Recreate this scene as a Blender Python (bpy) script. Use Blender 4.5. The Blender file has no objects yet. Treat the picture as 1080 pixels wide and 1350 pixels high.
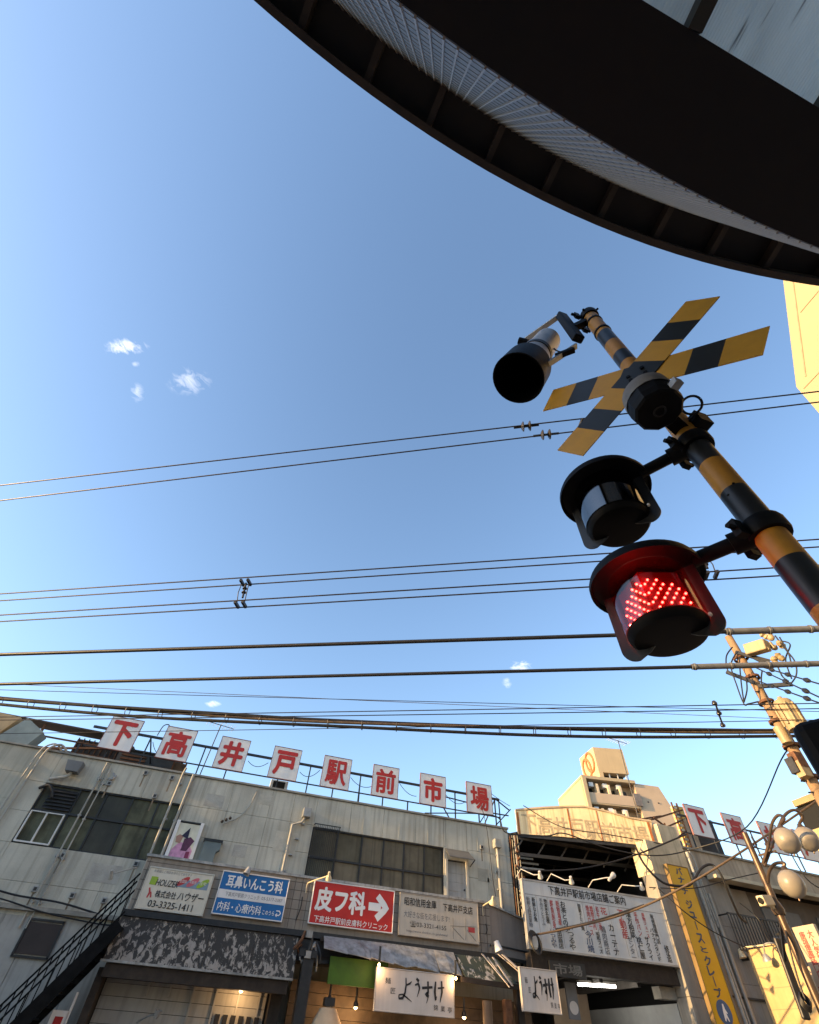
import bpy, math, random
from mathutils import Vector, Matrix
random.seed(7)
S = bpy.context.scene
COL = S.collection
rad = math.radians

# ------------------------------------------------------------------ camera
FPX, PITCH, ROLL, YAW, CZ = 600.0, rad(50.22), rad(4.477), rad(14.58), 1.6
hf = Vector((math.sin(YAW), math.cos(YAW), 0)); hr = Vector((math.cos(YAW), -math.sin(YAW), 0)); ZU = Vector((0, 0, 1))
FWD = hf*math.cos(PITCH) + ZU*math.sin(PITCH); UP0 = -hf*math.sin(PITCH) + ZU*math.cos(PITCH)
RT = hr*math.cos(ROLL) + UP0*math.sin(ROLL); UPV = -hr*math.sin(ROLL) + UP0*math.cos(ROLL)
EYE = Vector((0, 0, CZ))
cam = bpy.data.cameras.new('camera'); camo = bpy.data.objects.new('camera', cam); COL.objects.link(camo)
cam.sensor_fit = 'HORIZONTAL'; cam.sensor_width = 36; cam.lens = 36*FPX/1080.0; cam.clip_end = 3000; cam.clip_start = 0.05
m3 = Matrix((RT, UPV, -FWD)).transposed()
camo.matrix_world = Matrix.Translation(EYE) @ m3.to_4x4()
S.camera = camo

# ------------------------------------------------------------------ light and sky
SUN_AZ, SUN_EL = rad(268.3), rad(14)
to_sun = Vector((math.sin(SUN_AZ)*math.cos(SUN_EL), math.cos(SUN_AZ)*math.cos(SUN_EL), math.sin(SUN_EL)))
sun = bpy.data.lights.new('sun', 'SUN'); sun.energy = 3.8; sun.angle = rad(0.5); sun.color = (1.0, 0.64, 0.28)
suno = bpy.data.objects.new('sun', sun); COL.objects.link(suno)
suno.rotation_euler = (-to_sun).to_track_quat('-Z', 'Y').to_euler(); suno.location = (-20, -10, 30)
S.view_settings.view_transform = 'Standard'; S.view_settings.look = 'None'
S.view_settings.exposure = 1.48; S.view_settings.gamma = 1.0; S.view_settings.use_curve_mapping = False
S.cycles.max_bounces = 6; S.cycles.transparent_max_bounces = 12; S.cycles.sample_clamp_indirect = 4.0

def ray(x, y): return RT*((x-540)/FPX) - UPV*((y-675)/FPX) + FWD      # sight line through a spot of the photograph (used to measure positions)
def onY(x, y, Y): d = ray(x, y); return EYE + d*(Y/d.y)
def onZ(x, y, z): d = ray(x, y); return EYE + d*((z-CZ)/d.z)
def onX(x, y, X): d = ray(x, y); return EYE + d*(X/d.x)
def onP(x, y, p0, n): d = ray(x, y); return EYE + d*((p0-EYE).dot(n)/d.dot(n))
def hd(x, y, h): d = ray(x, y); return EYE + d*(h/math.hypot(d.x, d.y))

W = bpy.data.worlds.new('World'); S.world = W; W.use_nodes = True
nt = W.node_tree; nt.nodes.clear()
def N(tree, t, **k):
    n = tree.nodes.new(t)
    for a, b in k.items(): setattr(n, a, b)
    return n
def mth(tree, op, a, b=None, c=None, clamp=False):
    n = N(tree, 'ShaderNodeMath', operation=op); n.use_clamp = clamp
    for i, v in enumerate((a, b, c)):
        if v is None: continue
        if isinstance(v, (int, float)): n.inputs[i].default_value = v
        else: tree.links.new(v, n.inputs[i])
    return n.outputs[0]
def mixc(tree, f, a, b, mode='MIX'):
    n = N(tree, 'ShaderNodeMix', data_type='RGBA', blend_type=mode)
    for i, v in ((0, f), (6, a), (7, b)):
        if isinstance(v, (int, float)): n.inputs[i].default_value = v
        elif isinstance(v, (tuple, list)): n.inputs[i].default_value = (*v[:3], 1)
        else: tree.links.new(v, n.inputs[i])
    return n.outputs[2]
sky = N(nt, 'ShaderNodeTexSky', sky_type='NISHITA'); sky.sun_disc = False
sky.sun_elevation = SUN_EL; sky.sun_rotation = SUN_AZ; sky.altitude = 40; sky.air_density = 1.0; sky.dust_density = 0.8; sky.ozone_density = 1.9
skyc = sky.outputs[0]
tc = N(nt, 'ShaderNodeTexCoord')
def cloud(col, px, py, rx, rz, dens, seed):
    d = ray(px, py).normalized()
    right = (Vector((.95, -.31, .05))-d*d.dot(Vector((.95, -.31, .05)))).normalized(); upv = right.cross(d)
    def dot(v):
        n = N(nt, 'ShaderNodeVectorMath', operation='DOT_PRODUCT'); nt.links.new(tc.outputs['Generated'], n.inputs[0]); n.inputs[1].default_value = v
        return n.outputs['Value']
    a, b, f = dot(right), dot(upv), dot(d)
    r2 = mth(nt, 'ADD', mth(nt, 'POWER', mth(nt, 'DIVIDE', a, rx), 2), mth(nt, 'POWER', mth(nt, 'DIVIDE', b, rz), 2))
    g = mth(nt, 'SUBTRACT', 1.0, r2, clamp=True); g = mth(nt, 'MULTIPLY', g, mth(nt, 'GREATER_THAN', f, 0.5))
    nz = N(nt, 'ShaderNodeTexNoise'); nz.inputs['Scale'].default_value = 70; nz.inputs['Detail'].default_value = 7; nz.inputs['Roughness'].default_value = 0.62; nz.inputs['Distortion'].default_value = 0.7
    mp = N(nt, 'ShaderNodeMapping'); mp.inputs['Location'].default_value = (seed, seed*1.7, 0); mp.inputs['Scale'].default_value = (0.6, 0.6, 1.5)
    nt.links.new(tc.outputs['Generated'], mp.inputs[0]); nt.links.new(mp.outputs[0], nz.inputs['Vector'])
    m = mth(nt, 'MULTIPLY', mth(nt, 'SUBTRACT', mth(nt, 'ADD', nz.outputs[0], mth(nt, 'MULTIPLY', g, 0.26)), 0.62), 1.9, clamp=True)
    m = mth(nt, 'MULTIPLY', m, mth(nt, 'MULTIPLY', mth(nt, 'POWER', g, 1.1), dens*.9), clamp=True)
    return mixc(nt, m, col, (7.6, 7.0, 6.4))
for a in ((163, 458, .047, .018, .9, 3.1), (250, 503, .050, .032, .42, 8.4), (181, 517, .016, .022, .45, 12.2), (178, 480, .010, .008, .5, 15.0),
          (686, 879, .030, .018, .8, 21.3), (668, 900, .012, .016, .5, 25.7), (282, 928, .022, .008, .8, 31.0)):
    skyc = cloud(skyc, *a)
bg = N(nt, 'ShaderNodeBackground'); bg.inputs['Strength'].default_value = 0.15
nt.links.new(skyc, bg.inputs['Color'])
wo = N(nt, 'ShaderNodeOutputWorld'); nt.links.new(bg.outputs[0], wo.inputs[0])

# ------------------------------------------------------------------ materials
MATS = {}
def M(name, col, rough=.6, metal=0., var=.18, scale=2.5, streak=0., bump=0., spec=.4, emit=0., dirt=None, fine=0.):
    if name in MATS: return MATS[name]
    m = bpy.data.materials.new(name); m.use_nodes = True; t = m.node_tree
    p = t.nodes['Principled BSDF']
    p.inputs['Roughness'].default_value = rough; p.inputs['Metallic'].default_value = metal; p.inputs['Specular IOR Level'].default_value = spec
    g = N(t, 'ShaderNodeNewGeometry')
    nz = N(t, 'ShaderNodeTexNoise'); nz.inputs['Scale'].default_value = scale; nz.inputs['Detail'].default_value = 6; nz.inputs['Roughness'].default_value = .62
    t.links.new(g.outputs['Position'], nz.inputs['Vector'])
    lo = tuple(max(0, c*(1-var)) for c in col); hi = tuple(min(1, c*(1+var)) for c in col)
    f = mth(t, 'MULTIPLY_ADD', mth(t, 'SUBTRACT', nz.outputs[0], .5), 2.6, .5, clamp=True)
    c = mixc(t, f, lo, hi)
    if streak:
        mp = N(t, 'ShaderNodeMapping'); mp.inputs['Scale'].default_value = (7, 7, .35); t.links.new(g.outputs['Position'], mp.inputs[0])
        n2 = N(t, 'ShaderNodeTexNoise'); n2.inputs['Scale'].default_value = 1.6; n2.inputs['Detail'].default_value = 5; t.links.new(mp.outputs[0], n2.inputs['Vector'])
        f2 = mth(t, 'MULTIPLY', mth(t, 'SUBTRACT', n2.outputs[0], .47), 5.0*streak, clamp=True)
        c = mixc(t, f2, c, dirt or tuple(x*.35 for x in col))
    if fine:
        n3 = N(t, 'ShaderNodeTexNoise'); n3.inputs['Scale'].default_value = 60; n3.inputs['Detail'].default_value = 3; t.links.new(g.outputs['Position'], n3.inputs['Vector'])
        c = mixc(t, mth(t, 'MULTIPLY', mth(t, 'SUBTRACT', n3.outputs[0], .5), 2*fine, clamp=True), c, tuple(x*.4 for x in col))
    t.links.new(c, p.inputs['Base Color'])
    rr = mth(t, 'MULTIPLY_ADD', nz.outputs[0], .25, max(0.02, rough-.12), clamp=True); t.links.new(rr, p.inputs['Roughness'])
    if bump:
        b = N(t, 'ShaderNodeBump'); b.inputs['Strength'].default_value = bump; b.inputs['Distance'].default_value = .01
        n4 = N(t, 'ShaderNodeTexNoise'); n4.inputs['Scale'].default_value = 35; n4.inputs['Detail'].default_value = 4; t.links.new(g.outputs['Position'], n4.inputs['Vector'])
        t.links.new(n4.outputs[0], b.inputs['Height']); t.links.new(b.outputs[0], p.inputs['Normal'])
    if emit:
        p.inputs['Emission Color'].default_value = (*col, 1); p.inputs['Emission Strength'].default_value = emit
    MATS[name] = m; return m

def M_peel(name, base, paint, thr=.5, scale=3.0, stretch=(1, 1, 1), sharp=14., rough=.8, wear=0.):
    m = bpy.data.materials.new(name); m.use_nodes = True; t = m.node_tree; p = t.nodes['Principled BSDF']
    g = N(t, 'ShaderNodeNewGeometry'); mp = N(t, 'ShaderNodeMapping'); mp.inputs['Scale'].default_value = stretch; t.links.new(g.outputs['Position'], mp.inputs[0])
    nz = N(t, 'ShaderNodeTexNoise'); nz.inputs['Scale'].default_value = scale; nz.inputs['Detail'].default_value = 9; nz.inputs['Roughness'].default_value = .68; nz.inputs['Distortion'].default_value = .6
    t.links.new(mp.outputs[0], nz.inputs['Vector'])
    n2 = N(t, 'ShaderNodeTexNoise'); n2.inputs['Scale'].default_value = 9; n2.inputs['Detail'].default_value = 5; t.links.new(g.outputs['Position'], n2.inputs['Vector'])
    sp = N(t, 'ShaderNodeSeparateXYZ'); t.links.new(g.outputs['Position'], sp.inputs[0])
    lim = mth(t, 'MULTIPLY_ADD', mth(t, 'SUBTRACT', sp.outputs[2], 2.85), wear, thr)
    f = mth(t, 'MULTIPLY', mth(t, 'SUBTRACT', nz.outputs[0], lim), sharp, clamp=True)
    pa = mixc(t, n2.outputs[0], tuple(c*.6 for c in paint), tuple(min(1, c*1.25) for c in paint))
    c = mixc(t, f, base, pa); t.links.new(c, p.inputs['Base Color'])
    p.inputs['Roughness'].default_value = rough
    b = N(t, 'ShaderNodeBump'); b.inputs['Strength'].default_value = .6; b.inputs['Distance'].default_value = .006
    t.links.new(f, b.inputs['Height']); t.links.new(b.outputs[0], p.inputs['Normal'])
    MATS[name] = m; return m

def M_glow(name, col, st):
    m = bpy.data.materials.new(name); m.use_nodes = True; t = m.node_tree; t.nodes.clear()
    e = N(t, 'ShaderNodeEmission'); e.inputs[0].default_value = (*col, 1); e.inputs[1].default_value = st
    o = N(t, 'ShaderNodeOutputMaterial'); t.links.new(e.outputs[0], o.inputs[0]); MATS[name] = m; return m

def M_glass(name, tint, mix, rough=.05):
    m = bpy.data.materials.new(name); m.use_nodes = True; t = m.node_tree; t.nodes.clear()
    a = N(t, 'ShaderNodeBsdfTransparent'); a.inputs[0].default_value = (*tint, 1)
    g = N(t, 'ShaderNodeBsdfGlossy'); g.inputs['Roughness'].default_value = rough
    fr = N(t, 'ShaderNodeFresnel'); fr.inputs[0].default_value = 1.5
    x = N(t, 'ShaderNodeMixShader'); t.links.new(mth(t, 'MULTIPLY_ADD', fr.outputs[0], .9, mix, clamp=True), x.inputs[0])
    t.links.new(a.outputs[0], x.inputs[1]); t.links.new(g.outputs[0], x.inputs[2])
    o = N(t, 'ShaderNodeOutputMaterial'); t.links.new(x.outputs[0], o.inputs[0]); MATS[name] = m; return m

def M_translucent(name, col):
    m = bpy.data.materials.new(name); m.use_nodes = True; t = m.node_tree; t.nodes.clear()
    a = N(t, 'ShaderNodeBsdfTranslucent'); g = N(t, 'ShaderNodeBsdfGlossy'); g.inputs['Roughness'].default_value = .3
    gp = N(t, 'ShaderNodeNewGeometry'); nz = N(t, 'ShaderNodeTexNoise'); nz.inputs['Scale'].default_value = 5; nz.inputs['Detail'].default_value = 8
    mp = N(t, 'ShaderNodeMapping'); mp.inputs['Scale'].default_value = (1, .25, 1); t.links.new(gp.outputs['Position'], mp.inputs[0]); t.links.new(mp.outputs[0], nz.inputs['Vector'])
    c = mixc(t, mth(t, 'MULTIPLY_ADD', mth(t, 'SUBTRACT', nz.outputs[0], .5), 2.2, .5, clamp=True), tuple(x*.72 for x in col), tuple(min(1, x*1.2) for x in col))
    n5 = N(t, 'ShaderNodeTexNoise'); n5.inputs['Scale'].default_value = 4.0; n5.inputs['Detail'].default_value = 2
    mp2 = N(t, 'ShaderNodeMapping'); mp2.inputs['Scale'].default_value = (9, .8, 1); mp2.inputs['Rotation'].default_value = (0, 0, .5); t.links.new(gp.outputs['Position'], mp2.inputs[0]); t.links.new(mp2.outputs[0], n5.inputs['Vector'])
    c = mixc(t, mth(t, 'MULTIPLY', mth(t, 'SUBTRACT', n5.outputs[0], .68), 18, clamp=True), c, tuple(x*.3 for x in col))
    t.links.new(c, a.inputs[0])
    w = N(t, 'ShaderNodeTexWave'); w.inputs['Scale'].default_value = 30; w.inputs['Distortion'].default_value = .4; t.links.new(gp.outputs['Position'], w.inputs['Vector'])
    b = N(t, 'ShaderNodeBump'); b.inputs['Strength'].default_value = .35; b.inputs['Distance'].default_value = .004; t.links.new(w.outputs[0], b.inputs['Height'])
    t.links.new(b.outputs[0], a.inputs['Normal']); t.links.new(b.outputs[0], g.inputs['Normal'])
    x = N(t, 'ShaderNodeMixShader'); x.inputs[0].default_value = .12; t.links.new(a.outputs[0], x.inputs[1]); t.links.new(g.outputs[0], x.inputs[2])
    o = N(t, 'ShaderNodeOutputMaterial'); t.links.new(x.outputs[0], o.inputs[0]); MATS[name] = m; return m

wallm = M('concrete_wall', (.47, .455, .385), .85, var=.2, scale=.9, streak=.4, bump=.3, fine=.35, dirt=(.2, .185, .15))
wall_l = M('annex_wall', (.46, .43, .35), .85, var=.14, scale=1.0, streak=.3, bump=.2, dirt=(.2, .18, .14))
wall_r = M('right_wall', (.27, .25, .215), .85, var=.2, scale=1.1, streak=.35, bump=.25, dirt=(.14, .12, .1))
capm = M('parapet_cap', (.25, .24, .21), .7, var=.25, scale=4)
dark = M('dark_metal', (.02, .02, .021), .45, var=.4, scale=9)
black = M('black_paint', (.0036, .0036, .004), .55, var=.9, scale=7, spec=.12, fine=.0)
blk_pole = M('pole_black_paint', (.008, .009, .010), .4, var=.4, scale=14, fine=.3)
yel = M('pole_yellow_paint', (.40, .19, .018), .5, var=.16, scale=10, streak=.25, dirt=(.16, .07, .02), fine=.3)
xyel = M('board_yellow', (.50, .265, .028), .5, var=.1, scale=7, fine=.15)
xblk = M('board_black', (.014, .016, .017), .45, var=.25, scale=8)
greymet = M('grey_metal', (.30, .30, .29), .45, .3, var=.25, scale=8, fine=.3)
lightmet = M('light_metal', (.55, .54, .51), .4, .2, var=.15, scale=9)
pipe_m = M('pvc_pipe', (.36, .35, .31), .6, var=.18, scale=6, streak=.3)
glassd = M('window_glass', (.072, .071, .050), .5, var=.45, scale=1.6, streak=.25, dirt=(.02, .02, .015), spec=.15)
glassb = M('window_glass_brown', (.105, .092, .062), .5, var=.4, scale=1.4, streak=.3, dirt=(.03, .026, .018), spec=.15)
PANES = [glassd, M('window_glass_green', (.105, .108, .068), .5, var=.5, scale=2.2, streak=.4, dirt=(.03, .03, .02), spec=.2), M('window_glass_dim', (.048, .048, .037), .4, var=.4, scale=1.2, streak=.2, spec=.25)]
PANESB = [glassb, M('window_glass_tan', (.155, .13, .088), .5, var=.35, scale=1.2, streak=.45, dirt=(.05, .042, .028), spec=.2), M('window_glass_olive', (.10, .093, .06), .45, var=.4, scale=1.8, streak=.3, spec=.25)]
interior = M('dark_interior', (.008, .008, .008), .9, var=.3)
white = M('white_panel', (.72, .70, .68), .5, var=.06, scale=3, streak=.12, dirt=(.45, .40, .36))
cream = M('cream_panel', (.62, .58, .48), .55, var=.07, scale=3, streak=.1)
redp = M('red_paint', (.42, .02, .016), .5, var=.12, scale=6)
redsign = M('red_sign', (.50, .018, .012), .45, var=.1, scale=3)
bluesign = M('blue_sign', (.012, .13, .36), .45, var=.12, scale=3)
ink = M('black_ink', (.02, .02, .022), .6, var=.1)
inkb = M('blue_ink', (.03, .07, .16), .6, var=.1)
wink = M('white_ink', (.8, .78, .76), .5, var=.05)
greyink = M('grey_ink', (.16, .16, .17), .6, var=.1)
fadedink = M('faded_ink', (.46, .36, .22), .8, var=.25, scale=5)
redink = M('red_ink', (.45, .05, .05), .6, var=.1)
limep = M('lime_print', (.28, .42, .04), .6, var=.1)
steelbl = M('steel_blue_print', (.09, .17, .28), .6, var=.1)
greenp = M('green_panel', (.055, .13, .012), .6, var=.25, scale=3)
woodd = M('dark_wood', (.035, .026, .02), .8, var=.5, scale=5, fine=.4)
woodm = M('brown_wood', (.10, .07, .045), .7, var=.4, scale=4, fine=.3)
sidingm = M('shopfront_siding', (.36, .345, .315), .7, var=.1, scale=2, streak=.25)
rust = M('rusty_steel', (.13, .06, .03), .8, .2, var=.5, scale=10)
sheet = M('zinc_sheet', (.34, .33, .31), .5, .4, var=.35, scale=5, streak=.4, dirt=(.1, .08, .06))
peel = M_peel('peeling_paint', (.035, .033, .031), (.33, .30, .265), .505, 6.0, (1.7, 1, 1.1), 24, wear=.11)
peel2 = M_peel('torn_sheet', (.035, .045, .032), (.42, .38, .33), .53, 2.2, (2.2, 1, 1.2), 20)
tanp = M('brown_band_panel', (.23, .19, .16), .7, var=.15, scale=2, streak=.2)
bandm = M('sign_band_siding', (.27, .235, .195), .75, var=.14, scale=2.2, streak=.25)
yellsign = M('yellow_sign', (.66, .36, .012), .5, var=.07, scale=2)
fascia_m = M('cream_fascia', (.84, .66, .38), .7, var=.12, scale=2.5, streak=.5, dirt=(.42, .19, .05))
tower_m = M('tower_wall', (.46, .35, .21), .8, var=.06, scale=.4, streak=.1)
tower_d = M('tower_front', (.50, .37, .25), .8, var=.08, scale=.4)
apt_m = M('apartment_wall', (.34, .275, .16), .8, var=.05, scale=.4)
concp = M('utility_pole_concrete', (.26, .165, .09), .8, var=.2, scale=4, streak=.3)
cablem = M('cable_black', (.012, .011, .011), .5, var=.3, scale=12)
cable_c = M('catenary_wire', (.035, .03, .03), .45, .5, var=.3, scale=12)
cable_br = M('cable_brown', (.085, .055, .03), .5, var=.3, scale=8)
sleeve_m = M('grey_sleeve', (.13, .125, .115), .5, var=.25, scale=7)
porcelain = M('porcelain', (.03, .027, .025), .3, var=.2, scale=20)
globe_m = M('lamp_globe', (.26, .23, .185), .35, var=.05, scale=4)
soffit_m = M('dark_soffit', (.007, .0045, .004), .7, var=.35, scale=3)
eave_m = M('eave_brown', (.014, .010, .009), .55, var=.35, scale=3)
lip_m = M('eave_lip', (.045, .032, .026), .5, var=.3, scale=5)
clad = M('mosaic_cladding', (.17, .15, .125), .5, .1, var=.12, scale=6, fine=.25)
cladl = M('cladding_joint', (.28, .25, .22), .5, var=.1)
mull = M('mullion_bronze', (.05, .045, .035), .4, .5, var=.2)
asphalt = M('asphalt', (.05, .05, .052), .9, var=.3, scale=8, bump=.3)
pavem = M('paving', (.22, .21, .20), .85, var=.2, scale=3)
pane_tr = M_translucent('canopy_glass', (.72, .77, .74))
lens_off = M_glass('lens_dark', (.16, .13, .14), .16, .08)
lens_on = M_glass('lens_red', (.85, .10, .10), .05, .08)
led_on = M_glow('led_lit', (1.0, .16, .11), 20)
core_red = M('led_board', (.09, .003, .003), .4, var=.2)
tube_glow = M_glow('fluorescent', (1, .95, .86), 9)
bulb_glow = M_glow('warm_bulb', (1, .62, .25), 9)

# ------------------------------------------------------------------ mesh helpers
def root_off(o):
    v = Vector((0, 0, 0))
    while o is not None: v += o.location; o = o.parent
    return v
class MB:
    def __init__(s, xf=None): s.v = []; s.f = []; s.m = []; s.xf = xf; s.cur = 0
    def add(s, vs, fs):
        b = len(s.v)
        for q in vs:
            q = Vector(q); s.v.append(s.xf @ q if s.xf else q)
        for f in fs: s.f.append(tuple(b+i for i in f)); s.m.append(s.cur)
        return s
    def box(s, x0, x1, y0, y1, z0, z1):
        return s.add([(x0,y0,z0),(x1,y0,z0),(x1,y1,z0),(x0,y1,z0),(x0,y0,z1),(x1,y0,z1),(x1,y1,z1),(x0,y1,z1)],
                     [(0,3,2,1),(4,5,6,7),(0,1,5,4),(1,2,6,5),(2,3,7,6),(3,0,4,7)])
    def hexa(s, a, b):      # two quads (4 points each)
        return s.add(list(a)+list(b), [(0,1,2,3),(7,6,5,4),(0,4,5,1),(1,5,6,2),(2,6,7,3),(3,7,4,0)])
    def prism(s, poly, ext):   # polygon of 3-D points pushed along a vector
        n = len(poly); e = Vector(ext); p = [Vector(q) for q in poly]
        return s.add(p+[q+e for q in p], [tuple(range(n)), tuple(range(2*n-1, n-1, -1))]+[(i, i+n, (i+1) % n+n, (i+1) % n) for i in range(n)])
    def bar(s, a, b, w, h=None, up=(0, 0, 1)):   # square bar
        a, b = Vector(a), Vector(b); d = (b-a).normalized(); u = Vector(up)
        if abs(d.dot(u)) > .98: u = Vector((0, 1, 0))
        r = d.cross(u).normalized(); u = r.cross(d); h = h or w
        q = lambda p: [p-r*w/2-u*h/2, p+r*w/2-u*h/2, p+r*w/2+u*h/2, p-r*w/2+u*h/2]
        return s.hexa(q(a), q(b))
    def cyl(s, a, b, r0, r1=None, n=12, caps=True):
        return s.tube([a, b], [r0, r0 if r1 is None else r1], n, caps)
    def tube(s, pts, r, n=8, caps=True):
        pts = [Vector(p) for p in pts]; k = len(pts); rs = r if isinstance(r, (list, tuple)) else [r]*k
        vs = []; prev = None
        for i, p in enumerate(pts):
            d = (pts[min(i+1, k-1)]-pts[max(i-1, 0)])
            d = d.normalized() if d.length > 1e-9 else Vector((0, 0, 1))
            if prev is None:
                u = Vector((0, 0, 1)) if abs(d.z) < .95 else Vector((0, 1, 0))
            else: u = prev
            rr = d.cross(u)
            rr = rr.normalized() if rr.length > 1e-6 else Vector((1, 0, 0)); u = rr.cross(d).normalized(); prev = u
            for j in range(n):
                a = 2*math.pi*j/n; vs.append(p+(rr*math.cos(a)+u*math.sin(a))*rs[i])
        fs = [(i*n+j, i*n+(j+1) % n, (i+1)*n+(j+1) % n, (i+1)*n+j) for i in range(k-1) for j in range(n)]
        if caps: fs += [tuple(range(n-1, -1, -1)), tuple((k-1)*n+j for j in range(n))]
        return s.add(vs, fs)
    def lathe(s, prof, c=(0, 0, 0), axis=(0, 0, 1), n=24):   # prof: (radius, distance along axis)
        c = Vector(c); ax = Vector(axis).normalized(); u = Vector((1, 0, 0)) if abs(ax.x) < .8 else Vector((0, 1, 0))
        a = ax.cross(u).normalized(); b = ax.cross(a); k = len(prof)
        vs = [c+ax*t+(a*math.cos(2*math.pi*j/n)+b*math.sin(2*math.pi*j/n))*max(r, 1e-4) for r, t in prof for j in range(n)]
        return s.add(vs, [(i*n+j, i*n+(j+1) % n, (i+1)*n+(j+1) % n, (i+1)*n+j) for i in range(k-1) for j in range(n)])
    def arc(s, c, r0, r1, z0, z1, a0, a1, n):   # ring sector, angles measured from +Y towards +X
        P = lambda r, a, z: (c[0]+r*math.sin(a), c[1]+r*math.cos(a), z)
        vs = []; fs = []
        for i in range(n+1):
            a = a0+(a1-a0)*i/n; vs += [P(r0, a, z0), P(r1, a, z0), P(r1, a, z1), P(r0, a, z1)]
        for i in range(n):
            b = 4*i
            for j in range(4): fs.append((b+j, b+(j+1) % 4, b+4+(j+1) % 4, b+4+j))
        fs += [(3, 2, 1, 0), tuple(4*n+j for j in range(4))]
        return s.add(vs, fs)
    def build(s, name, mat, parent=None, smooth=False, kind=None):
        off = root_off(parent) if parent else Vector((0, 0, 0))
        me = bpy.data.meshes.new(name); me.from_pydata([v-off for v in s.v], [], s.f)
        for m in (mat if isinstance(mat, (list, tuple)) else [mat]): me.materials.append(m)
        me.polygons.foreach_set('material_index', s.m)
        me.validate(); me.update()
        if smooth:
            me.polygons.foreach_set('use_smooth', [True]*len(me.polygons))
            try: me.set_sharp_from_angle(angle=rad(38))
            except Exception: pass
        o = bpy.data.objects.new(name, me); COL.objects.link(o)
        if parent: o.parent = parent
        if kind: o['kind'] = kind
        return o
def tag(o, label, cat, group=None):
    o['label'] = label; o['category'] = cat
    if group: o['group'] = group
    return o
def thing(name, loc, label, cat, group=None):
    o = bpy.data.objects.new(name, None); o.empty_display_size = .2; o.location = loc; COL.objects.link(o)
    return tag(o, label, cat, group)
def single(mb, name, mat, label, cat, group=None, smooth=False):
    return tag(mb.build(name, mat, None, smooth), label, cat, group)
def bx(name, mat, parent, *a): return MB().box(*a).build(name, mat, parent)
def bevel(o, w=.008, seg=2):
    b = o.modifiers.new('bevel', 'BEVEL'); b.width = w; b.segments = seg; b.limit_method = 'ANGLE'; return o

# text as thin mesh, fitted into a w x h box centred at c with axes xd (reading direction) and zd (up)
TXT = {}
def textmesh(body, bold, vertical=False):
    key = (body, bold)
    if key in TXT: return TXT[key]
    cu = bpy.data.curves.new('lettering', 'FONT'); cu.body = body; cu.size = 1; cu.offset = bold; cu.extrude = .0; cu.resolution_u = 3; cu.space_line = .92
    ob = bpy.data.objects.new('tmp', cu)
    me = bpy.data.meshes.new_from_object(ob)
    vs = [tuple(v.co[:2]) for v in me.vertices]; fs = [tuple(p.vertices) for p in me.polygons]
    bpy.data.objects.remove(ob); bpy.data.curves.remove(cu); bpy.data.meshes.remove(me)
    TXT[key] = (vs, fs); return TXT[key]
def text(body, c, w, h, mat, parent, xd=(1, 0, 0), zd=(0, 0, 1), bold=.0, name='lettering', shear=0., lift=.003, keep=False):
    if '\n' not in body and len(body) > 1 and body.replace(' ', '') and keep == 'v': body = '\n'.join(body)
    vs, fs = textmesh(body, 0)
    if not vs: return None
    xd, zd, c = Vector(xd), Vector(zd), Vector(c); n = xd.cross(zd)
    xs = [v[0] for v in vs]; ys = [v[1] for v in vs]
    x0, x1, y0, y1 = min(xs)-bold, max(xs)+bold, min(ys)-bold, max(ys)+bold
    sx = w/max(x1-x0, 1e-6); sy = h/max(y1-y0, 1e-6); mb = MB()
    offs = [(0, 0)]+([(bold*math.cos(a), bold*math.sin(a)) for a in [k*math.pi/4 for k in range(8)]] if bold else [])
    for k, (ox, oy) in enumerate(offs):
        mb.add([c+xd*((v[0]+ox-(x0+x1)/2)*sx+shear*(v[1]-(y0+y1)/2)*sy)+zd*((v[1]+oy-(y0+y1)/2)*sy)+n*(lift+.0005*k) for v in vs], fs)
    return mb.build(name, mat, parent)
def strokes(paths, c, w, h, mat, parent, xd=(1, 0, 0), zd=(0, 0, 1), name='lettering', lift=.004, split=False):
    """brush strokes: each path a list of (x, y, width) in a unit box"""
    xd, zd, c = Vector(xd), Vector(zd), Vector(c); n = xd.cross(zd); mb = MB()
    for k, p in enumerate(paths):
        L = []
        for i in range(len(p)-1):
            for t in range(4):
                u = t/4; L.append(tuple(p[i][j]*(1-u)+p[i+1][j]*u for j in range(3)))
        L.append(p[-1]); vs = []
        for i, (x, y, wd) in enumerate(L):
            a, b = L[max(i-1, 0)], L[min(i+1, len(L)-1)]
            dx, dy = (b[0]-a[0])*w, (b[1]-a[1])*h; l = math.hypot(dx, dy) or 1
            P = c+xd*((x-.5)*w)+zd*((y-.5)*h)+n*(lift+.0004*k)
            q = (xd*(-dy/l)+zd*(dx/l))*(wd*h*.5); vs += [P+q, P-q]
        mb.add(vs, [(2*i, 2*i+1, 2*i+3, 2*i+2) for i in range(len(L)-1)])
        if split: mb.build(name, mat, parent); mb = MB()
    if split: return None
    return mb.build(name, mat, parent)
def rect(px, Y):
    P = [onY(a, b, Y) for a, b in px]
    return ((P[0].x+P[3].x)/2, (P[1].x+P[2].x)/2, (P[2].z+P[3].z)/2, (P[0].z+P[1].z)/2)
def catenary(a, b, sag, n=24):
    a, b = Vector(a), Vector(b)
    return [a.lerp(b, i/n)-Vector((0, 0, 4*sag*(i/n)*(1-i/n))) for i in range(n+1)]
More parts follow.
